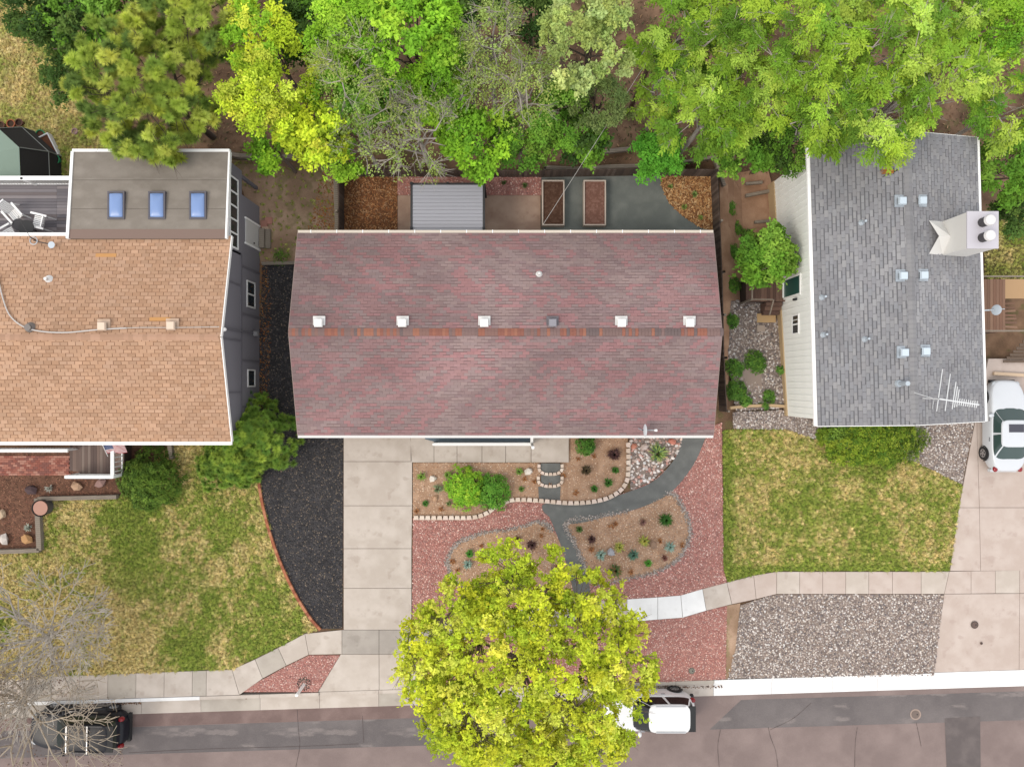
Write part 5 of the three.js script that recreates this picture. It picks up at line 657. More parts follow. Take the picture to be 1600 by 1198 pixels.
// ---------------------------------------------------------------- cars and street furniture
function car(name, label, pos, heading, o) { // nose towards local +x
  const g = thing(name, label, 'car', pos); g.rotation.y = heading; const { L, Wd, belt, roofH } = o, paint = new THREE.MeshPhysicalMaterial({ color: C(...o.paint), roughness: 0.35, clearcoat: o.coat ?? 0.6, clearcoatRoughness: 0.25, specularIntensity: o.coat ? 0.4 : 1 }), glass = new THREE.MeshPhysicalMaterial({ color: C(...(o.glass ?? [34, 44, 48])), roughness: 0.12 }), black = M(C(34, 34, 36), 0.7), chrome = M(C(196, 198, 202), 0.25, { metalness: 0.8 });
  const ring = (a, b, n, q) => { const c = Math.cos(q), s = Math.sin(q); return [a * Math.sign(c) * Math.pow(Math.abs(c), 2 / n), b * Math.sign(s) * Math.pow(Math.abs(s), 2 / n)]; };
  const topY = x => belt - (x > 0 ? o.hoodDrop * sm(o.cowl - 0.1, L / 2, x) + 0.0 : o.deckDrop * sm(-o.tail + 0.1, -L / 2, x));
  const N = 72, lv = [[0.0, 0.94, 0.955], [0.16, 0.985, 0.99], [0.5, 1, 1], [0.78, 0.992, 0.985], [0.93, 0.972, 0.95], [1, 0.94, 0.9]], b = new MB();
  for (const [t, fx, fz] of lv) for (let k = 0; k < N; k++) { const [x, z] = ring(L / 2 * fx, Wd / 2 * fz, 4.6, k / N * 6.28319); b.v(x, lerp(0.2, topY(x), t), z * (1 - 0.1 * Math.pow(Math.abs(x) / (L / 2), 4))); }
  for (let j = 0; j < lv.length - 1; j++) for (let k = 0; k < N; k++) { const m = (k + 1) % N, a = j * N; b.tri(a + k, a + N + m, a + m); b.tri(a + k, a + N + k, a + N + m); }
  let last = (lv.length - 1) * N; for (const f of [0.75, 0.45, 0.15]) { const s0 = b.p.length / 3; for (let k = 0; k < N; k++) { const [x, z] = ring(L / 2 * lerp(f, 0.94, f), Wd / 2 * 0.9 * f, 4.6, k / N * 6.28319); b.v(x, topY(x) + 0.03 * (1 - f * f) + 0.006, z); } for (let k = 0; k < N; k++) { const m = (k + 1) % N; b.tri(last + k, s0 + m, last + m); b.tri(last + k, s0 + k, s0 + m); } last = s0; }
  { const c = b.v(0, topY(0) + 0.04, 0); for (let k = 0; k < N; k++) b.tri(last + k, c, last + (k + 1) % N); }
  const body = part('body', b.geo(false), paint, g);
  // cabin: rings from belt line to roof
  const cx0 = -o.tail, cx1 = o.cowl, rx0 = -o.tailTop, rx1 = o.cowlTop, cab = (t, q, off = 0) => { const e = Math.pow(t, 0.9), x0 = lerp(cx0, rx0, e), x1 = lerp(cx1, rx1, e), w = lerp(Wd * 0.455, Wd * 0.365, Math.pow(t, 1.15)) + off, [x, z] = ring((x1 - x0) / 2 + off, w, 5.5, q); return V((x0 + x1) / 2 + x, lerp(belt - 0.03, roofH - 0.06, t) + off * 0.3, z); };
  const c2 = new MB(), LV = [0, 0.25, 0.5, 0.75, 1]; for (const t of LV) for (let k = 0; k < N; k++) { const p = cab(t, k / N * 6.28319); c2.v(p.x, p.y, p.z); } for (let j = 0; j < LV.length - 1; j++) for (let k = 0; k < N; k++) { const m = (k + 1) % N, a = j * N; c2.tri(a + k, a + N + m, a + m); c2.tri(a + k, a + N + k, a + N + m); } part('cabin', c2.geo(false), paint, g);
  const rf = new MB(); let prev = -1; for (const f of [1, 0.97, 0.88, 0.6, 0.3]) { const s0 = rf.p.length / 3; for (let k = 0; k < N; k++) { const p = cab(1, k / N * 6.28319), cx = (rx0 + rx1) / 2; rf.v(cx + (p.x - cx) * f, roofH - 0.06 + 0.06 * Math.pow(1 - f * f, 0.6), p.z * f); } if (prev >= 0) for (let k = 0; k < N; k++) { const m = (k + 1) % N; rf.tri(prev + k, s0 + m, prev + m); rf.tri(prev + k, s0 + k, s0 + m); } prev = s0; } { const c = rf.v((rx0 + rx1) / 2, roofH, 0); for (let k = 0; k < N; k++) rf.tri(prev + k, c, prev + (k + 1) % N); } const roof = part('roof', rf.geo(false), paint, g);
  const pane = (nm, ang, t0, t1) => { const w = new MB(), nq = 14, nt = 5; for (let i = 0; i <= nq; i++) for (let j = 0; j <= nt; j++) { const p = cab(lerp(t0, t1, j / nt), ang(i / nq), 0.007); w.v(p.x, p.y, p.z); } for (let i = 0; i < nq; i++) for (let j = 0; j < nt; j++) { const a = i * (nt + 1) + j; w.tri(a, a + nt + 2, a + nt + 1); w.tri(a, a + 1, a + nt + 2); } return part(nm, w.geo(false), glass, g); };
  const pw = v => Math.sign(v) * Math.pow(Math.abs(v), 2.75), byX = (s, a, c) => t => s * Math.acos(pw(lerp(a, c, t))), byZ = (m, rear) => t => { const q = Math.asin(pw(lerp(-m, m, t))); return rear ? Math.PI - q : q; };
  pane('windshield', byZ(0.86), 0.08, 0.97); pane('rear_window', byZ(0.84, true), o.suv ? 0.3 : 0.1, 0.95); for (const s of [1, -1]) { pane('side_window', byX(s, 0.05, 0.88), 0.08, 0.9); pane('side_window', byX(s, -0.86, -0.05), 0.08, 0.9); }
  for (const s of [1, -1]) for (const x of [L / 2 - 0.88, -L / 2 + 0.9]) { const ty = part('wheel', new THREE.CylinderGeometry(0.33, 0.33, 0.21, 26).rotateX(Math.PI / 2).translate(x, 0.33, s * (Wd / 2 - 0.09)), black, g); part('rim', new THREE.CylinderGeometry(0.21, 0.21, 0.22, 18).rotateX(Math.PI / 2).translate(x, 0.33, s * (Wd / 2 - 0.088)), chrome, ty); for (let k = 0; k < 5; k++) part('spoke_gap', new THREE.CylinderGeometry(0.045, 0.045, 0.224, 8).rotateX(Math.PI / 2).translate(x + Math.cos(k * 1.2566) * 0.13, 0.33 + Math.sin(k * 1.2566) * 0.13, s * (Wd / 2 - 0.088)), black, ty); part('wheel_arch', new THREE.TorusGeometry(0.37, 0.03, 6, 20, Math.PI).translate(x, 0.33, s * (Wd / 2 - 0.02)), black, g); }
  for (const s of [1, -1]) { const nose = L / 2 - 0.2, ty = topY(nose) - 0.12; part('headlight', new THREE.SphereGeometry(0.16, 14, 10).scale(1.2, 0.5, 0.9).translate(nose - 0.06, ty, s * (Wd / 2 - 0.34)), M(C(206, 212, 218), 0.15), g); part('tail_light', new THREE.SphereGeometry(0.16, 14, 10).scale(0.9, o.suv ? 1.1 : 0.6, 0.75).translate(-L / 2 + 0.16, belt - (o.suv ? 0.1 : 0.16), s * (Wd / 2 - 0.29)), M(C(150, 26, 34), 0.2), g); const mr = part('mirror', new THREE.SphereGeometry(0.12, 12, 8).scale(0.8, 0.7, 1.2).translate(o.cowl - 0.42, belt + 0.06, s * (Wd / 2 + 0.05)), o.mirror ? M(C(...o.mirror), 0.4) : paint, g); for (const x of [0.35, -0.65]) part('door_handle', bx(x - 0.1, x + 0.1, belt - 0.16, belt - 0.12, Math.min(s * Wd / 2 * 0.99, s * (Wd / 2 + 0.02)), Math.max(s * Wd / 2 * 0.99, s * (Wd / 2 + 0.02))), chrome, g); }
  part('bumper', new MB().box(-L / 2 - 0.02, -L / 2 + 0.12, 0.28, 0.5, -Wd * 0.36, Wd * 0.36).geo(), o.suv ? black : paint, g); part('bumper', bx(L / 2 - 0.12, L / 2 + 0.01, 0.25, 0.42, -Wd * 0.34, Wd * 0.34), black, g);
  if (o.sunroof) part('sunroof', bx(lerp(rx0, rx1, 0.55), lerp(rx0, rx1, 0.86), roofH - 0.012, roofH + 0.006, -0.36, 0.36), M(C(70, 70, 82), 0.15), roof);
  if (o.suv) { for (const s of [1, -1]) part('roof_rail', bar(V(rx0 + 0.25, roofH + 0.005, s * Wd * 0.335), V(rx1 - 0.3, roofH + 0.005, s * Wd * 0.335), 0.035, 0.04), o.rail ? M(C(...o.rail), 0.4) : chrome, roof); part('spoiler', bx(rx0 - 0.24, rx0 + 0.12, roofH - 0.1, roofH - 0.05, -Wd * 0.33, Wd * 0.33), M(C(30, 30, 32), 0.7), g); }
  if (o.bars) for (const x of o.bars) part('roof_bar', bar(V(x, roofH + 0.05, -Wd * 0.35), V(x, roofH + 0.05, Wd * 0.35), 0.05, 0.03), M(C(212, 212, 214), 0.35, { metalness: 0.6 }), roof);
  return g;
}
car('sedan', 'silver white sedan with a sunroof parked on the pinkish driveway', V(24.43, 0.03, 2.1), Math.PI / 2, { L: 4.55, Wd: 1.8, belt: 0.95, roofH: 1.43, cowl: 0.95, tail: 1.7, cowlTop: 0.3, tailTop: 0.95, hoodDrop: 0.2, deckDrop: 0.06, paint: [226, 230, 236], sunroof: true, glass: [64, 84, 82] });
car('suv', 'white suv with black rear window parked at the kerb half under the yellow green tree', V(6.8, -0.11, 16.22), Math.PI, { L: 4.5, Wd: 1.86, belt: 1.05, roofH: 1.66, cowl: 0.95, tail: 2.13, cowlTop: 0.15, tailTop: 1.85, hoodDrop: 0.16, deckDrop: 0.04, paint: [247, 247, 248], suv: true, rail: [222, 224, 228], glass: [26, 24, 26] });
car('suv', 'black suv with silver roof bars parked under the bare tree', V(-21.45, -0.11, 17.12), Math.PI - 0.02, { L: 4.75, Wd: 1.9, belt: 1.08, roofH: 1.74, cowl: 0.95, tail: 2.2, cowlTop: 0.2, tailTop: 1.95, hoodDrop: 0.14, deckDrop: 0.04, paint: [24, 26, 36], coat: 0.12, suv: true, rail: [60, 60, 66], bars: [0.0, -1.0], glass: [40, 52, 46] });
{
  const mh = (u, v, y, r, col, label, ring) => { const p = at(u, v, y), o = thing('manhole_cover', label, 'manhole', V(p.x, y, p.z), 'round iron covers'); part('cover', new THREE.CylinderGeometry(r * 0.72, r * 0.72, 0.012, 28).translate(0, 0.008, 0), M(C(...col), 0.7, { metalness: 0.2 }), o); part('collar', new THREE.RingGeometry(r * 0.74, r, 32).rotateX(-Math.PI / 2).translate(0, 0.01, 0), M(C(...ring), 0.9), o); part('pick_hole', new THREE.CylinderGeometry(0.035, 0.035, 0.016, 10).translate(r * 0.3, 0.008, 0), MAT.black, o); };
  mh(1431, 1116, -0.122, 0.28, [128, 112, 104], 'round iron cover in the dark asphalt strip of the street', [172, 152, 140]); mh(1523.5, 976, 0.034, 0.19, [112, 92, 84], 'round iron cover in the driveway apron', [92, 78, 72]); mh(1534, 1005, 0.034, 0.07, [110, 84, 72], 'tiny iron cap below the round cover in the apron', [110, 84, 72]); mh(475, 1068, 0.006, 0.36, [96, 82, 72], 'dark ringed valve cover in the red gravel triangle', [70, 60, 54]); mh(1081, 1048, 0.03, 0.16, [140, 136, 124], 'pale meter cover near the kerb in the red gravel strip', [116, 110, 100]);
  const p = at(475, 1069), o = thing('marker_post', 'white utility marker post standing in the red gravel triangle', 'post', p); part('shaft', new THREE.CylinderGeometry(0.075, 0.075, 1.25, 16).translate(0, 0.62, 0), MAT.whitePaint, o); part('cap', new THREE.SphereGeometry(0.085, 16, 8, 0, 6.283, 0, 1.57).translate(0, 1.24, 0), MAT.whitePaint, o);
  const rock = (name, label, u, v, s, col, y = 0.02) => { const m = solo(name, stoneGeo(Math.round(u * 7 + v), 0.7), M(C(...col), 0.95), label, 'rock'); const q = on(u, v); m.position.set(q.x, y + s * 0.2, q.z); m.scale.setScalar(s); m.rotation.y = u; };
  rock('rock', 'white rock beside the small grassy plant in the upper bed', 676, 747, 0.36, [240, 230, 218]); rock('rock', 'white rock next to the block steps', 826.5, 736, 0.4, [244, 234, 222]); rock('rock', 'tan rock below the spiky clump in the upper bed', 680, 779, 0.34, [206, 166, 134]); rock('rock', 'grey stone between blue rosette and yellow shrub in the path island', 954, 862, 0.45, [178, 178, 184]); rock('rock', 'flat pink grey stone in the island under the tree', 786, 873, 0.45, [190, 166, 156]); rock('rock', 'brown driftwood like stone right of the yellow clump', 1020, 850, 0.42, [160, 130, 108]);
  rock('rock', 'orange rock in the corner of the timber bordered bed', 44, 842, 0.62, [206, 158, 108]); rock('rock', 'tan rock in the mulch below the white porch', 122, 760, 0.5, [206, 168, 138]); rock('rock', 'round pinkish rock under the porch corner', 158, 754, 0.55, [176, 140, 132]); rock('rock', 'white rock at the bottom edge of the timber bed', 8, 842, 0.5, [232, 222, 214]); rock('rock', 'beige rock half out of the mulch bed', 4, 802, 0.5, [216, 190, 160]); rock('rock', 'flat dark stone in the mulch bed', 50, 764, 0.6, [96, 76, 78]); rock('rock', 'pink boulder at the top of the cobble bed', 1049, 689, 0.4, [214, 136, 116]); rock('rock', 'pale boulder in the middle of the cobble bed', 1006, 698, 0.42, [222, 204, 196]); rock('rock', 'orange pink boulder beside the block edging top', 990, 697, 0.36, [208, 140, 118]);
  const pt = thing('planter_pot', 'grey barrel planter with a flat stone lid at the timber corner', 'planter', at(73, 791)); part('barrel', new THREE.CylinderGeometry(0.42, 0.36, 0.55, 26, 1, true).translate(0, 0.28, 0), M(C(98, 94, 92), 0.8, { side: THREE.DoubleSide }), pt); part('soil', new THREE.CylinderGeometry(0.36, 0.36, 0.05, 24).translate(0, 0.5, 0), M(C(204, 156, 138), 0.9), pt);
}

// ---------------------------------------------------------------- trees, shrubs and plants
const leafMat = new THREE.MeshPhysicalMaterial({ color: new THREE.Color(1, 1, 1), roughness: 0.9, transmission: 0.22, thickness: 0, specularIntensity: 0.3, side: THREE.DoubleSide });
const needleMat = M(new THREE.Color(1, 1, 1), 0.85, { side: THREE.DoubleSide });
function sprayGeo(seed, n, spread, size, narrow = 0.55) { // a spray of folded leaves
  const r = rng(seed), b = new MB(); for (let k = 0; k < n; k++) { const p = V(gauss(r) * spread, gauss(r) * spread * 0.6, gauss(r) * spread), a = r() * 6.283, t = 0.15 + r() * 0.8, d = V(Math.cos(a), (r() - 0.6) * 0.9, Math.sin(a)).normalize(), nn = V(Math.cos(a + 1.57) * Math.sin(t - 0.5), 1, Math.sin(a + 1.57) * Math.sin(t - 0.5)).normalize(), s = nn.clone().cross(d).normalize(), L = size * (0.7 + 0.6 * r()), w = L * narrow / 2, A = p.clone(), B = p.clone().addScaledVector(d, L * 0.5).addScaledVector(s, w).add(V(0, 0.012, 0)), D = p.clone().addScaledVector(d, L * 0.5).addScaledVector(s, -w).add(V(0, 0.012, 0)), E = p.clone().addScaledVector(d, L); const q = [A, B, E, D].map(v => b.v(v.x, v.y, v.z)); b.tri(q[0], q[1], q[2]); b.tri(q[0], q[2], q[3]); } return b.geo(); }
const strandGeo = (seed) => { const r = rng(seed), b = new MB(); for (let k = 0; k < 16; k++) { const t = k / 16, y = -0.2 * t * t, x = 0.34 * t, a = (k % 2 ? 1 : -1) * (0.7 + 0.5 * r()), L = 0.125 * (0.7 + 0.5 * r()), d = V(Math.cos(a), -0.1, Math.sin(a)).normalize(), s = V(-d.z, 0.3 * (r() - 0.5), d.x), p = V(x, y, (r() - 0.5) * 0.05), w = L * 0.22; const q = [p, p.clone().addScaledVector(d, L * 0.5).addScaledVector(s, w), p.clone().addScaledVector(d, L), p.clone().addScaledVector(d, L * 0.5).addScaledVector(s, -w)].map(v => b.v(v.x, v.y, v.z)); b.tri(q[0], q[1], q[2]); b.tri(q[0], q[2], q[3]); } return b.geo(); };
const puffGeo = (seed, n, len) => { const r = rng(seed), b = new MB(); for (let k = 0; k < n; k++) { const y = -0.25 + 1.25 * r(), a = r() * 6.283, h = Math.sqrt(Math.max(0, 1 - Math.min(1, y * y))), d = V(Math.cos(a) * h, y, Math.sin(a) * h).normalize(), L = len * (0.7 + 0.5 * r()), s = V(0, 1, 0).cross(d).normalize().multiplyScalar(0.014), p = d.clone().multiplyScalar(0.03), e = d.clone().multiplyScalar(L); const q = [p.clone().sub(s), p.clone().add(s), e].map(v => b.v(v.x, v.y, v.z)); b.tri(...q); } return b.geo(); };
const SPR = [sprayGeo(1, 14, 0.16, 0.14), sprayGeo(2, 14, 0.16, 0.14)], SPRS = sprayGeo(3, 9, 0.13, 0.075), STR = strandGeo(4), PUFF = puffGeo(5, 150, 0.28), PUFFS = puffGeo(6, 46, 0.13);
const bark = M(C(120, 104, 92), 0.95), barkPale = M(C(186, 176, 166), 0.95), barkDark = M(C(88, 74, 64), 0.95);
const rq = (r, tilt = 1) => new THREE.Quaternion().setFromEuler(new THREE.Euler((r() - 0.5) * tilt, r() * 6.283, (r() - 0.5) * tilt));
let seedN = 100;
function limbs(b, base, c, R, Ry, r, r0, n) { // trunk and main limbs; returns points along the limbs
  const pts = [], topP = V(c.x, c.y - 0.1 * Ry, c.z), k1 = base.clone().lerp(topP, 0.45).add(V(gauss(r) * 0.15, 0, gauss(r) * 0.15)); b.tube(base.clone().setY(base.y - 0.3), k1, r0, r0 * 0.75, 8); b.tube(k1, topP, r0 * 0.75, r0 * 0.4, 7);
  for (let k = 0; k < n; k++) { const a = k * 2.39996 + r() * 0.6, f = 0.35 + 0.6 * r(), s = k1.clone().lerp(topP, r() * 0.95), e = V(c.x + Math.cos(a) * R * f, c.y + Ry * (0.75 * Math.sqrt(Math.max(0, 1 - f * f)) * (0.4 + 0.6 * r()) - 0.1), c.z + Math.sin(a) * R * f), m = s.clone().lerp(e, 0.5).add(V(gauss(r) * 0.2, 0.25, gauss(r) * 0.2)), w = r0 * (0.28 + 0.15 * r()); b.tube(s, m, w, w * 0.65, 6); b.tube(m, e, w * 0.65, w * 0.2, 5); pts.push(m, m.clone().lerp(e, 0.5), e); }
  return pts;
}
function tree(name, label, u, v, ru, hc, o = {}) {
  if (o.strand) o = { clumps: 54, per: 30, rc: 0.36, twigs: 2, bark: barkPale, twig: 0.006, ...o };
  const r = rng(seedN++), c = at(u, v, hc), R = ru * (HC - hc) / (HC * S), Ry = R * (o.tall ?? 0.8), base = o.base ? on(...o.base) : V(c.x, 0, c.z); base.y = T(base.x, base.z); const t = thing(name, label, 'tree', V(0, 0, 0), o.group ?? 'trees in the woods behind the houses');
  const b = new MB(), bend = o.bend ?? 0.3, pts = limbs(b, base, c, R, Ry, r, (o.r0 ?? 0.09 + R * 0.03), o.limbs ?? 9), clumps = [], nc = Math.round((o.clumps ?? 80) * R * R / 6);
  for (let k = 0; k < nc; k++) { const y = lerp(o.low ?? -0.35, 1, Math.pow(r(), 0.8)), a = r() * 6.283, h = Math.sqrt(Math.max(0, 1 - y * y)), f = (0.45 + 0.55 * Math.sqrt(r())) * (0.78 + 0.5 * fbm(Math.cos(a) * 1.4 + seedN, Math.sin(a) * 1.4 + y, 2)); const p = V(c.x + Math.cos(a) * h * R * f, c.y + y * Ry * f, c.z + Math.sin(a) * h * R * f); clumps.push(p); let best = pts[0], bd = 1e9; for (const q of pts) { const d = q.distanceToSquared(p); if (d < bd) { bd = d; best = q; } } b.tube(best, p, 0.022 + (o.twig ?? 0), 0.006 + (o.twig ?? 0) * 0.4, 4);
    if (o.twigs) for (let j = 0; j < o.twigs; j++) { const d = p.clone().sub(best).normalize().add(V(gauss(r), gauss(r) * 0.6 + 0.2, gauss(r)).multiplyScalar(0.9)).normalize(), s = best.clone().lerp(p, 0.4 + 0.6 * r()), e = s.clone().addScaledVector(d, 0.35 + 0.5 * r()); b.tube(s, e, 0.016, 0.005, 3); for (let q = 0; q < 2; q++) b.tube(s.clone().lerp(e, 0.5), e.clone().add(V(gauss(r), gauss(r), gauss(r)).multiplyScalar(0.25)), 0.009, 0.004, 3); } }
  part('trunk', b.geo(false), o.bark ?? bark, t);
  const list = [], per = o.per ?? 26, rc = o.rc ?? 0.42, cols = o.cols; for (const p of clumps) { const kc = shift(C(...cols[Math.floor(r() * cols.length)], 1.38), r, 0.18, 0.06); for (let k = 0; k < per; k++) { const d = V(gauss(r) * rc, gauss(r) * rc * 0.55, gauss(r) * rc), q = p.clone().add(d); let rot; if (o.strand) { const a = Math.atan2(q.z - c.z, q.x - c.x) + gauss(r) * 2.2; rot = new THREE.Quaternion().setFromEuler(new THREE.Euler(gauss(r) * 0.5, -a, gauss(r) * 0.5 + 0.15, 'YXZ')); } else rot = rq(r, 1.2); list.push([q, rot, (o.size ?? 1) * (0.7 + 0.6 * r()), shift(kc, r, 0.15, 0.05)]); } }
  copies('crown', o.geo ?? (o.strand ? STR : SPR[seedN % 2]), o.mat ?? leafMat, list, t); return t;
}
const YG = [[206, 222, 60], [184, 206, 54], [204, 216, 74], [170, 196, 48]], BG = [[150, 196, 52], [134, 184, 48], [164, 204, 62], [120, 170, 46]], MG = [[112, 158, 52], [98, 144, 46], [128, 168, 62]], DG = [[74, 104, 44], [62, 90, 38], [90, 118, 52]], WG = [[160, 192, 62], [140, 174, 52], [176, 204, 82], [104, 142, 44], [126, 164, 50]], SG = [[150, 172, 84], [140, 160, 80], [164, 182, 100]], CG = [[170, 188, 104], [152, 172, 92], [186, 200, 124]];
const sparse = { per: 14, clumps: 80, twigs: 3, bark: barkPale, twig: 0.012, cols: SG, geo: SPRS, rc: 0.5, limbs: 12 };
// the big yellow green street tree
tree('shade_tree', 'big yellow green street tree spreading over sidewalk, gravel and street', 812, 1044, 188, 6.4, { cols: [[206, 214, 58], [196, 208, 60], [214, 218, 84], [180, 198, 54]], clumps: 135, per: 16, rc: 0.36, tall: 0.62, twigs: 1, base: [822, 1016], r0: 0.24, limbs: 16, bark, size: 0.78, low: -0.2, group: 'street trees' });
// woods behind the houses
const woods = [
  ['leafy_tree', 'low dark tree at the woodland edge farthest up the dry grass', 58, 8, 52, 3.2, { cols: DG }], ['leafy_tree', 'dark green tree between the dry grass and the upper pine', 118, 40, 58, 3.6, { cols: [...DG, MG[0]] }], ['leafy_tree', 'dark bush like tree where the dry grass meets the big pine', 112, 118, 38, 2.4, { cols: DG }], ['leafy_tree', 'mid green tree at the top edge behind the upper pine', 185, 8, 55, 4, { cols: MG }],
  ['leafy_tree', 'bright yellow green tree hanging over the dirt yard wall', 415, 152, 64, 6.2, { cols: YG }], ['leafy_tree', 'drooping yellow green tree above the short fence run', 488, 208, 48, 5, { cols: YG }], ['leafy_tree', 'yellow green tree at the top edge right of the upper pine', 408, 62, 56, 6.4, { cols: [...YG, BG[0]] }], ['leafy_tree', 'small bright tree dropping a branch into the dirt yard', 428, 236, 26, 3.2, { cols: BG }], ['leafy_tree', 'small green tree at the timber wall corner', 536, 254, 24, 2.2, { cols: BG }],
  ['leafy_tree', 'dark green tree filling the gap at the top behind the yellow trees', 480, 40, 50, 4, { cols: [...DG, MG[0]] }], ['leafy_tree', 'bright green round tree at the top middle of the woods', 545, 40, 66, 7, { cols: BG }], ['leafy_tree', 'large bright green tree left of the tall pale conifer', 640, 52, 78, 7.2, { cols: BG }], ['leafy_tree', 'bright green tree with a hollow below the large round one', 668, 108, 46, 6, { cols: BG }], ['leafy_tree', 'mid green tree between the two pale branched trees', 585, 160, 52, 5, { cols: MG }], ['leafy_tree', 'green tree behind the yellow green ones at the fence', 520, 130, 46, 5, { cols: [...BG, ...YG] }],
  ['bare_tree', 'pale branched half bare tree near the yellow green trees', 556, 96, 62, 7.6, sparse], ['bare_tree', 'pale branched half bare tree above the steel gazebo', 650, 200, 72, 5.8, { ...sparse, per: 8, twigs: 5 }], ['bare_tree', 'thin leaved pale tree at the top beside the conifer', 768, 55, 60, 7.4, sparse], ['bare_tree', 'thin leaved pale tree in the middle of the woods', 815, 138, 58, 6.8, sparse], ['bare_tree', 'grey twiggy tree left of the conifer', 735, 110, 52, 6, sparse], ['bare_tree', 'pale twiggy tree over the short fence corner', 560, 215, 46, 5, { ...sparse, per: 12 }],
  ['leafy_tree', 'bright green tree overhanging the back fence by the gazebo', 745, 222, 52, 4.6, { cols: BG }], ['leafy_tree', 'mid green tree just behind the fence and patio', 815, 218, 42, 4, { cols: MG }], ['leafy_tree', 'green tree in the dense middle of the woods', 700, 160, 50, 5, { cols: BG }], ['leafy_tree', 'green tree under the tall conifer', 862, 180, 46, 4.6, { cols: MG }], ['leafy_tree', 'dark low tree left below the conifer', 900, 212, 40, 3, { cols: [...DG, ...MG] }], ['leafy_tree', 'dark tree at the top edge behind the thin leaved tree', 830, 20, 50, 4, { cols: DG }], ['leafy_tree', 'dark tree at the top edge between bright green ones', 715, 10, 46, 4, { cols: DG }],
  ['leafy_tree', 'bright bush tree standing at the back fence corner', 1026, 240, 34, 2, { cols: [[104, 170, 54], [92, 156, 48]], clumps: 150 }],
  ['willow_tree', 'feathery green tree right of the bare brown gap', 1060, 60, 66, 6, { cols: WG, strand: true, twigs: 2, bark: barkPale }], ['willow_tree', 'feathery tree low beside the brown gap', 1050, 130, 52, 5, { cols: [...WG, ...MG], strand: true }], ['willow_tree', 'feathery tree with pale limbs left of the grey roof', 1110, 172, 66, 5.4, { cols: WG, strand: true, twigs: 2, bark: barkPale }], ['willow_tree', 'tall feathery tree at the top behind the side yard', 1150, 50, 72, 6.6, { cols: WG, strand: true, twigs: 2 }], ['willow_tree', 'feathery green tree above the white siding corner', 1190, 140, 66, 6, { cols: WG, strand: true }], ['willow_tree', 'big feathery tree in the middle of the upper right woods', 1262, 60, 92, 7.6, { cols: WG, strand: true }], ['willow_tree', 'broad feathery tree at the roof corner of the grey house', 1290, 170, 72, 7, { cols: WG, strand: true }], ['willow_tree', 'feathery tree overhanging the grey roof ridge', 1375, 186, 66, 7.6, { cols: WG, strand: true }], ['willow_tree', 'largest feathery tree behind the grey roof', 1375, 66, 96, 8, { cols: WG, strand: true }], ['willow_tree', 'feathery tree over the upper end of the grey roof', 1462, 120, 78, 8, { cols: WG, strand: true }], ['willow_tree', 'feathery tree at the top edge near the corner', 1480, 20, 70, 7, { cols: WG, strand: true }],
  ['willow_tree', 'feathery tree along the far side of the grey roof', 1568, 170, 56, 5, { cols: [...WG, ...MG], strand: true }], ['leafy_tree', 'dark green tree beyond the grey roof eave', 1575, 262, 52, 3.6, { cols: MG }], ['leafy_tree', 'bright tree at the upper corner of the woods', 1545, 50, 56, 7, { cols: BG }], ['bare_tree', 'bare grey limbed tree at the corner of the woods', 1590, 66, 50, 7, sparse], ['leafy_tree', 'dark tree at the corner beyond the chimney', 1590, 330, 30, 2.4, { cols: DG }],
  ['leafy_tree', 'low green tree on the slope at the white siding corner', 1160, 225, 44, 3.4, { cols: MG }], ['leafy_tree', 'dark tree behind the white siding corner', 1232, 220, 44, 3.4, { cols: [...DG, ...MG] }], ['leafy_tree', 'small tree rooted beside the wooden porch roof rail', 1200, 400, 38, 2.3, { cols: [[112, 160, 50], [98, 142, 46], [132, 172, 66]], clumps: 190, group: 'yard trees' }],
];
for (const [n, l, u, v, ru, hc, o] of woods) tree(n, l, u, v, ru, hc, o);
// pines and the tall conifer
function pine(label, u, v, ru, hc, o = {}) { const c = at(u, v, hc), R = ru * (HC - hc) / (HC * S); return tree('pine_tree', label, u, v, ru, hc, { cols: [[172, 188, 66], [136, 160, 56], [188, 198, 82], [104, 130, 50], [150, 172, 60]], geo: PUFF, mat: needleMat, per: 6, rc: 0.22, clumps: 118, bark: barkDark, size: 0.95, tall: 0.8, twigs: 1, ...o }); }
pine('big long needled pine behind the flat roofed addition', 240, 138, 108, 5.6); pine('second long needled pine above the big one', 290, 22, 84, 6); pine('small low pine limb group brushing the flat roof edge', 252, 218, 34, 5.0, { base: [250, 205] });
tree('conifer_tree', 'tall pale green conifer in the middle of the woods', 915, 62, 72, 7.8, { cols: CG, tall: 1.35, clumps: 120, per: 26, rc: 0.3, size: 0.75, low: -0.8, bark: barkDark, base: [928, 150] }); tree('conifer_tree', 'dull green conifer below the tall pale one', 935, 165, 46, 4.6, { cols: [[112, 132, 72], [126, 144, 84]], tall: 1.2, clumps: 110, per: 24, rc: 0.3, size: 0.75, bark: barkDark });
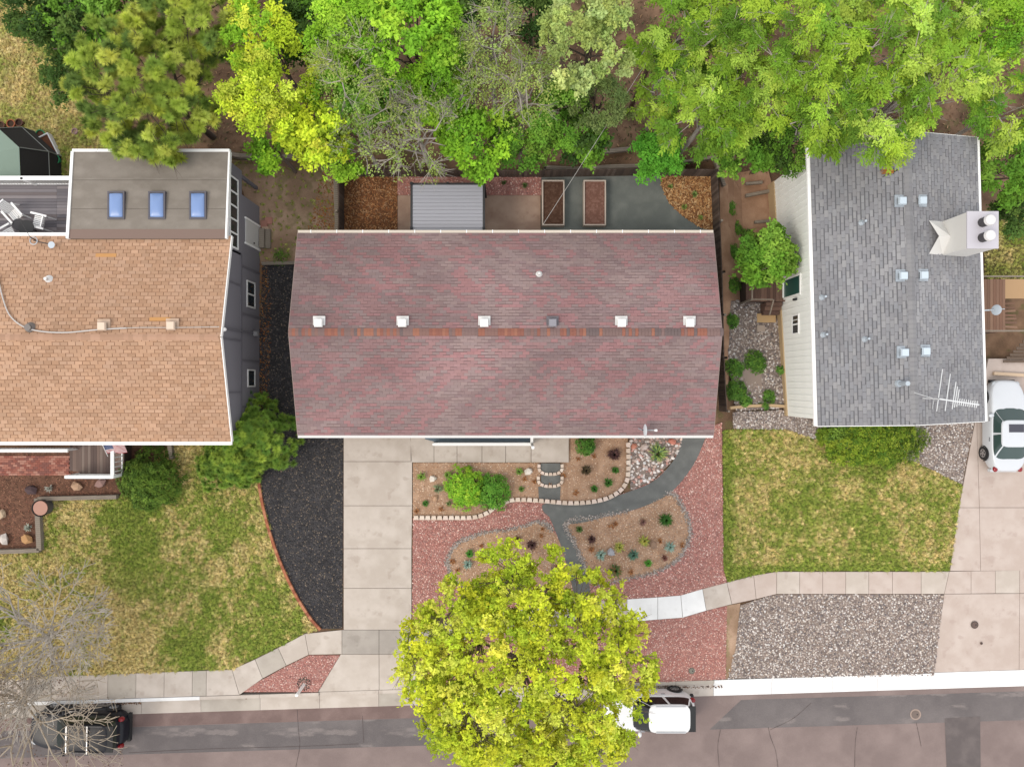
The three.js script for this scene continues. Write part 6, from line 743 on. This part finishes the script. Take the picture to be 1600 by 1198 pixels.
// leafless tree by the street
function bareTree(label, base, topU, topV, h, spread, col, tips) {
  const r = rng(seedN++), b = new MB(), t = thing('bare_tree', label, 'tree', V(0, 0, 0), 'street trees'), B = at(...base, 0), c = at(topU, topV, h); const tip = [];
  const grow = (p, d, L, w, n) => { const e = p.clone().addScaledVector(d, L), m = p.clone().lerp(e, 0.5).add(V(gauss(r), gauss(r), gauss(r)).multiplyScalar(L * 0.06)); b.tube(p, m, w, w * 0.85, n > 2 ? 6 : 4); b.tube(m, e, w * 0.85, w * 0.68, n > 2 ? 6 : 4); if (n <= 0) { tip.push(e); return; } const k = n > 4 ? 4 : (r() < 0.65 ? 3 : 2); for (let i = 0; i < k; i++) { const q = d.clone().add(V(gauss(r), gauss(r) * 0.55 + 0.08, gauss(r)).multiplyScalar(0.95)).normalize(); grow(i ? m.clone().lerp(e, 0.3 + 0.7 * r()) : e, q, L * (0.66 + 0.2 * r()), Math.max(w * 0.64, 0.013), n - 1); } };
  const d = c.clone().sub(B); b.tube(B.clone().setY(-0.3), B.clone().addScaledVector(d, 0.32), 0.17, 0.13, 9); const s = B.clone().addScaledVector(d, 0.32); for (let k = 0; k < 10; k++) { const a = k * 0.63 + r() * 0.5, q = V(Math.cos(a) * 0.95, 0.75 + r() * 0.3, Math.sin(a) * 0.95).normalize(); grow(s.clone().addScaledVector(d, 0.12 * r()), q, spread * (0.34 + 0.12 * r()), 0.06, 5); }
  part('trunk', b.geo(false), M(C(...col), 0.95), t); const list = []; for (const p of tip) if (r() < tips) list.push([p, rq(r, 3), 0.5 + 0.5 * r(), shift(C(120, 92, 66), r, 0.3)]); copies('foliage', sprayGeo(12, 3, 0.05, 0.07), needleMat, list, t); return t;
}
bareTree('leafless grey tree over the patchy lawn beside the timber bed', [72, 1000], 80, 985, 5.2, 4.5, [206, 196, 184], 0.15); bareTree('leafless brown tipped tree over the black suv', [34, 1084], 42, 1118, 5.6, 4.9, [204, 188, 168], 0.8);
// shrubs
function shrub(name, label, u, v, ru, h, cols, o = {}) { const r = rng(seedN++), c = on(u, v), k = (HC - h * 0.5) / (HC * S), R = ru * k, q = at(u, v, h * 0.5), t = thing(name, label, 'shrub', V(q.x, c.y, q.z), o.group), list = [], b = new MB(), n = Math.round((o.n ?? 330) * R * R); for (let i = 0; i < 9; i++) { const a = i * 0.7; b.tube(V(0, -0.1, 0), V(Math.cos(a) * R * 0.6, h * 0.6, Math.sin(a) * R * 0.6 * (o.asp ?? 1)), 0.03, 0.012, 5); } part('stem', b.geo(false), barkDark, t);
  for (let i = 0; i < n; i++) { const cap = r() < 0.22, y = cap ? 0.8 + 0.18 * r() : r(), a = r() * 6.283, f = cap ? 0.55 * Math.sqrt(r()) : Math.sqrt(Math.max(0, 1 - y * y)) * (0.6 + 0.4 * Math.sqrt(r())), bump = 0.62 + 0.8 * fbm(Math.cos(a) * 2.4 + seedN, Math.sin(a) * 2.4 + y * 2, 2); const p = V(Math.cos(a) * R * f * bump, h * (0.12 + 0.88 * y) * bump, Math.sin(a) * R * f * bump * (o.asp ?? 1)), rot = new THREE.Quaternion().setFromUnitVectors(V(0, 1, 0), V(p.x / R, 0.9, p.z / R).normalize()).multiply(rq(r, 0.5)); list.push([p, rot, (o.size ?? 1) * (0.7 + 0.6 * r()), shift(C(...cols[Math.floor(r() * cols.length)], o.lift ?? 1.5), r, 0.18, 0.06)]); } copies('foliage', o.geo ?? SPR[0], o.mat ?? leafMat, list, t); return t; }
const JG = [[98, 128, 46], [80, 108, 40], [118, 146, 58]];
shrub('juniper', 'large evergreen shrub at the corner of the tan roofed house', 388, 688, 64, 3.2, [[120, 150, 46], [98, 132, 42], [144, 168, 58]], { geo: PUFF, mat: needleMat, size: 0.75, n: 150 }); shrub('juniper', 'low spreading part of the evergreen by the lawn', 350, 724, 46, 1.5, [[114, 146, 48], [96, 130, 42], [134, 160, 56]], { geo: PUFF, mat: needleMat, size: 0.7, n: 150 }); shrub('juniper', 'dark evergreen tuft between grey wall and black gravel', 378, 622, 20, 1.6, [[60, 92, 42], [74, 106, 46]], { geo: PUFF, mat: needleMat, size: 0.6, n: 170 });
shrub('round_bush', 'round dark green bush beside the white porch railing', 230, 752, 50, 1.3, JG, { n: 380, size: 0.8, lift: 1.3 }); shrub('round_bush', 'wide yellow green hedge bush before the grey roofed house', 1366, 688, 76, 1.6, [[136, 160, 48], [112, 142, 42], [158, 176, 62], [88, 120, 38]], { n: 330, asp: 0.58, size: 0.85, lift: 1.2 }); shrub('round_bush', 'darker end of the hedge bush below the eave corner', 1308, 680, 22, 1.2, JG, { n: 330 });
shrub('leafy_bush', 'bright leafy bush in the middle of the upper planting bed', 728, 764, 33, 0.9, [[140, 190, 56], [122, 174, 50], [164, 200, 62]], { n: 330, size: 0.85 }); shrub('leafy_bush', 'darker half of the leafy bush beside the block edging', 770, 768, 27, 0.9, [[96, 148, 52], [110, 160, 58]], { n: 330, size: 0.85 }); shrub('leafy_bush', 'round green bush under the eave beside the landing', 917, 695, 16, 0.7, [[74, 116, 46], [92, 134, 52]], { n: 420, size: 0.75 });
const CR = [[78, 118, 48], [94, 134, 54], [110, 150, 60]]; [[1150, 575, 16, 'green creeper clump at the fence beside the stone pad'], [1152, 610, 17, 'green creeper clump below the stone pad at the fence'], [1185, 566, 19, 'green creeper clump above the stone pad'], [1166, 625, 12, 'creeper patch at the foot of the stone pad'], [1224, 578, 8, 'small leafy tuft against the white siding'], [1204, 620, 10, 'dark leafy tuft near the white rocks'], [1146, 500, 12, 'green weeds in the river rock by the fence'], [1150, 445, 14, 'green weeds beside the small porch'], [1150, 388, 16, 'green weeds along the fence below the slope'], [1158, 350, 15, 'green creeper halfway up the side yard'], [1146, 320, 13, 'green creeper at the upper fence corner'], [1178, 362, 12, 'green weeds on the dirt steps'], [1195, 634, 7, 'weed tuft on the timber edging']].forEach(([u, v, ru, l]) => shrub('creeper', l, u, v, ru, 0.35, CR, { n: 420, size: 0.7, group: 'creepers in the side yard' }));
shrub('creeper', 'green grass clump at the upper end of the black gravel', 437, 400, 14, 0.2, [[92, 130, 50], [108, 144, 56]], { n: 300, size: 0.7, geo: SPRS });
// small garden plants
function spiky(name, label, u, v, ru, h, cols, o = {}) { const r = rng(seedN++), c = on(u, v), R = ru / S, t = thing(name, label, 'plant', V(c.x, c.y + 0.01, c.z), o.group), n = o.n ?? 60, sets = cols.map(() => new MB()); for (let k = 0; k < n; k++) { const b = sets[k % cols.length], a = r() * 6.283, el = r(), L = R * (0.75 + 0.35 * r()), d = V(Math.cos(a), 0, Math.sin(a)), w = (o.w ?? 0.018), s = V(-d.z, 0, d.x).multiplyScalar(w), y = h * (0.3 + 0.7 * el), m = d.clone().multiplyScalar(L * (0.55 - 0.35 * el)).setY(y * 0.75), e = d.clone().multiplyScalar(L * (1 - 0.55 * el)).setY(y * (o.droop ? 0.6 : 1)), p = d.clone().multiplyScalar(R * 0.08); b.quad(p.clone().sub(s), p.clone().add(s), m.clone().add(s), m.clone().sub(s)); const q = [m.clone().sub(s), m.clone().add(s), e].map(v => b.v(v.x, v.y, v.z)); b.tri(...q); } sets.forEach((b, k) => part('foliage', b.geo(), M(C(...cols[k], 1.5), 0.85, { side: THREE.DoubleSide }), t)); return t; }
const GR1 = [[62, 112, 34], [78, 128, 42], [52, 98, 30]], BL = [[136, 160, 146], [112, 140, 128], [160, 180, 164]], PU = [[84, 54, 52], [70, 44, 46], [100, 70, 62]], YL = [[196, 186, 92], [168, 170, 76], [120, 140, 60]], TEAL = [[88, 124, 104], [104, 140, 116], [76, 110, 92]];
spiky('yucca', 'variegated yucca in the middle of the cobble bed', 1027, 708, 20, 0.6, [[132, 158, 72], [104, 134, 70], [178, 190, 110], [86, 112, 84]], { n: 140, w: 0.022 });
[['spiky_plant', 'pale spiky clump beside the white rock in the upper bed', 684, 763, 11, 0.35, [[118, 136, 96], [140, 150, 112], [96, 116, 80]], {}], ['grassy_plant', 'small grassy tuft in the corner of the upper bed', 659, 744, 11, 0.3, [[120, 156, 56], [140, 170, 70], [98, 134, 48]], {}], ['grassy_plant', 'round green tuft low in the upper bed', 665, 786, 7, 0.25, GR1, { n: 80 }], ['grassy_plant', 'dull green tuft near the driveway end of the block row', 701, 786, 6, 0.22, [[98, 118, 60], [112, 130, 70]], {}], ['grassy_plant', 'green tuft behind the leafy bush', 700, 741, 9, 0.3, [[110, 146, 54], [130, 160, 66]], {}], ['grassy_plant', 'green tuft between leafy bush and white rock by the steps', 811, 736, 9, 0.3, [[104, 140, 56], [124, 154, 64]], {}], ['grassy_plant', 'small dark tuft at the block row below the steps', 815, 763, 7, 0.25, [[84, 118, 46], [100, 132, 54]], {}],
 ['purple_shrub', 'dark purple shrub at the top of the step side bed', 959, 709, 13, 0.55, PU, { n: 130, w: 0.026 }], ['purple_shrub', 'dark olive purple shrub in the middle of the step side bed', 915, 734, 11, 0.5, [[84, 70, 46], [72, 58, 44], [98, 84, 54]], { n: 120, w: 0.026 }], ['green_mound', 'green mound nearest the cobbles in the step side bed', 961, 734, 8, 0.35, GR1, { n: 110 }], ['green_mound', 'largest green mound by the block curve', 950, 753, 9.5, 0.4, GR1, { n: 120 }], ['green_mound', 'green mound beside the curving block row', 928, 763, 8.5, 0.35, GR1, { n: 110 }],
 ['green_mound', 'big round green mound in the path island', 1039.5, 811, 14, 0.5, [[54, 100, 30], [66, 116, 36], [44, 86, 26]], { n: 200 }], ['green_mound', 'small bright green mound low in the path island', 1012, 879, 8, 0.3, [[74, 136, 40], [90, 150, 48]], { n: 110 }], ['green_mound', 'small green mound at the path fork', 905, 826, 7.5, 0.3, [[88, 116, 52], [74, 100, 44]], { n: 100 }], ['green_mound', 'bright green mound in the island under the tree', 734, 864, 8.5, 0.35, [[68, 128, 36], [82, 142, 44]], { n: 110 }], ['reddish_shrub', 'round shrub with reddish tips low in the path island', 961, 890, 14, 0.5, [[78, 108, 54], [96, 122, 62], [150, 100, 66], [70, 98, 50]], { n: 190 }], ['teal_mound', 'teal green mound in the middle of the path island', 989, 866, 11, 0.4, TEAL, { n: 150 }],
 ['blue_rosette', 'blue grey rosette on the kerb side of the path island', 1046, 854, 11, 0.3, BL, { n: 90, w: 0.024 }], ['blue_rosette', 'blue grey rosette nearest the path in the island', 939, 866, 11.5, 0.3, BL, { n: 80, w: 0.024 }], ['blue_rosette', 'blue grey rosette in the island under the tree', 731, 881, 10, 0.3, BL, { n: 80, w: 0.024 }], ['yellow_shrub', 'yellow flecked shrub left of centre in the path island', 967, 854, 11, 0.4, YL, { n: 100 }], ['yellow_shrub', 'yellow flecked shrub in the upper middle of the path island', 1006, 844, 11.5, 0.4, YL, { n: 110 }],
 ['purple_shrub', 'dark purple twiggy shrub near the path fork', 924, 841, 9, 0.45, PU, { n: 100 }], ['purple_shrub', 'faded purple shrub at the top of the path island', 1004, 815, 8, 0.35, [[150, 108, 104], [120, 88, 76], [132, 100, 80]], { n: 80 }], ['purple_shrub', 'small maroon shrub below the blue rosette', 1038, 871, 7, 0.25, [[130, 82, 70], [110, 70, 58]], { n: 70 }], ['purple_shrub', 'spiky dark purple plant near the path under the tree', 831, 850, 11, 0.4, PU, { n: 110 }], ['purple_shrub', 'brown green shrub at the top of the tree island', 808, 841, 7.5, 0.3, [[96, 84, 48], [110, 76, 54]], { n: 80 }],
 ['grassy_plant', 'green tuft beside the flat stone in the tree island', 768, 872, 10, 0.3, [[120, 146, 66], [104, 128, 58]], {}], ['grassy_plant', 'seedling clump at the far end of the dark soil bed', 874, 291, 5, 0.2, [[96, 130, 50]], { n: 26 }], ['grassy_plant', 'green weed in the middle of the orange mulch corner', 1085, 304, 7, 0.25, [[104, 130, 60], [124, 146, 76]], { n: 50 }], ['grassy_plant', 'green weed at the top of the orange mulch corner', 1047, 292, 6, 0.22, [[120, 140, 70]], { n: 40 }], ['grassy_plant', 'green weed at the lower point of the orange mulch corner', 1069, 323, 7, 0.22, [[120, 140, 64]], { n: 40 }], ['grassy_plant', 'green weed at the house end of the orange mulch corner', 1094, 340, 6, 0.2, [[120, 140, 64]], { n: 36 }], ['grassy_plant', 'dark tuft in the red gravel behind the patio', 787, 286, 6, 0.22, [[84, 100, 50]], { n: 40 }], ['grassy_plant', 'dark tuft in the red gravel nearer the raised bed', 820, 290, 6.5, 0.22, [[84, 104, 50]], { n: 40 }],
 ['silver_plant', 'silvery twig cluster above the barrel planter', 78, 762, 9, 0.3, [[176, 176, 164], [150, 150, 140]], { n: 34, w: 0.02 }], ['silver_plant', 'silvery twig cluster above the orange rock', 46, 824, 9, 0.3, [[170, 176, 160], [146, 150, 138]], { n: 34, w: 0.02 }],
].forEach(([n, l, u, v, ru, h, cols, o]) => spiky(n, l, u, v, ru, h, cols, o));
{ const f = (u, v, l, col) => { const t = spiky('flowering_plant', l, u, v, 9, 0.3, [[84, 110, 52], [70, 92, 44]], { n: 70 }), r = rng(seedN), list = []; for (let k = 0; k < 40; k++) list.push([V(0.05 + gauss(r) * 0.16, 0.24 + r() * 0.1, 0.1 + gauss(r) * 0.14), rq(r, 1), 0.8, shift(C(...col), r, 0.15)]); copies('blossom', sprayGeo(44, 4, 0.03, 0.06, 0.8), leafMat, list, t); }; f(933, 893, 'pink flowering plant beside the path in the island', [206, 70, 130]); f(903, 900, 'pink flowering plant beside the path under the tree', [190, 84, 124]);
  // rust coloured dead tufts scattered over the beds
  const spots = [[752, 852], [789, 864], [846, 836], [848, 826], [870, 885], [924, 858], [955, 822], [962, 818], [1010, 843], [1031, 845], [1066, 851], [986, 893], [860, 757], [903, 717], [928, 712], [900, 770], [880, 742], [690, 795], [652, 798], [820, 748], [835, 752], [746, 742], [880, 895], [707, 876], [715, 890]], L = ['in the tree island', 'in the path island', 'in the step side bed', 'in the upper bed']; spots.forEach(([u, v], k) => { const where = v < 785 ? (u > 838 ? 2 : 3) : (u < 890 && v > 815 ? 0 : (v > 815 ? 1 : 3)); spiky('dead_tuft', 'small rust brown dead tuft ' + L[where], u, v, 5 + 3 * hash(u, v), 0.16, [[150, 98, 58], [126, 80, 48], [170, 120, 76]], { n: 30, group: 'dead tufts ' + L[where] }); }); }
renderer.render(scene, camera);
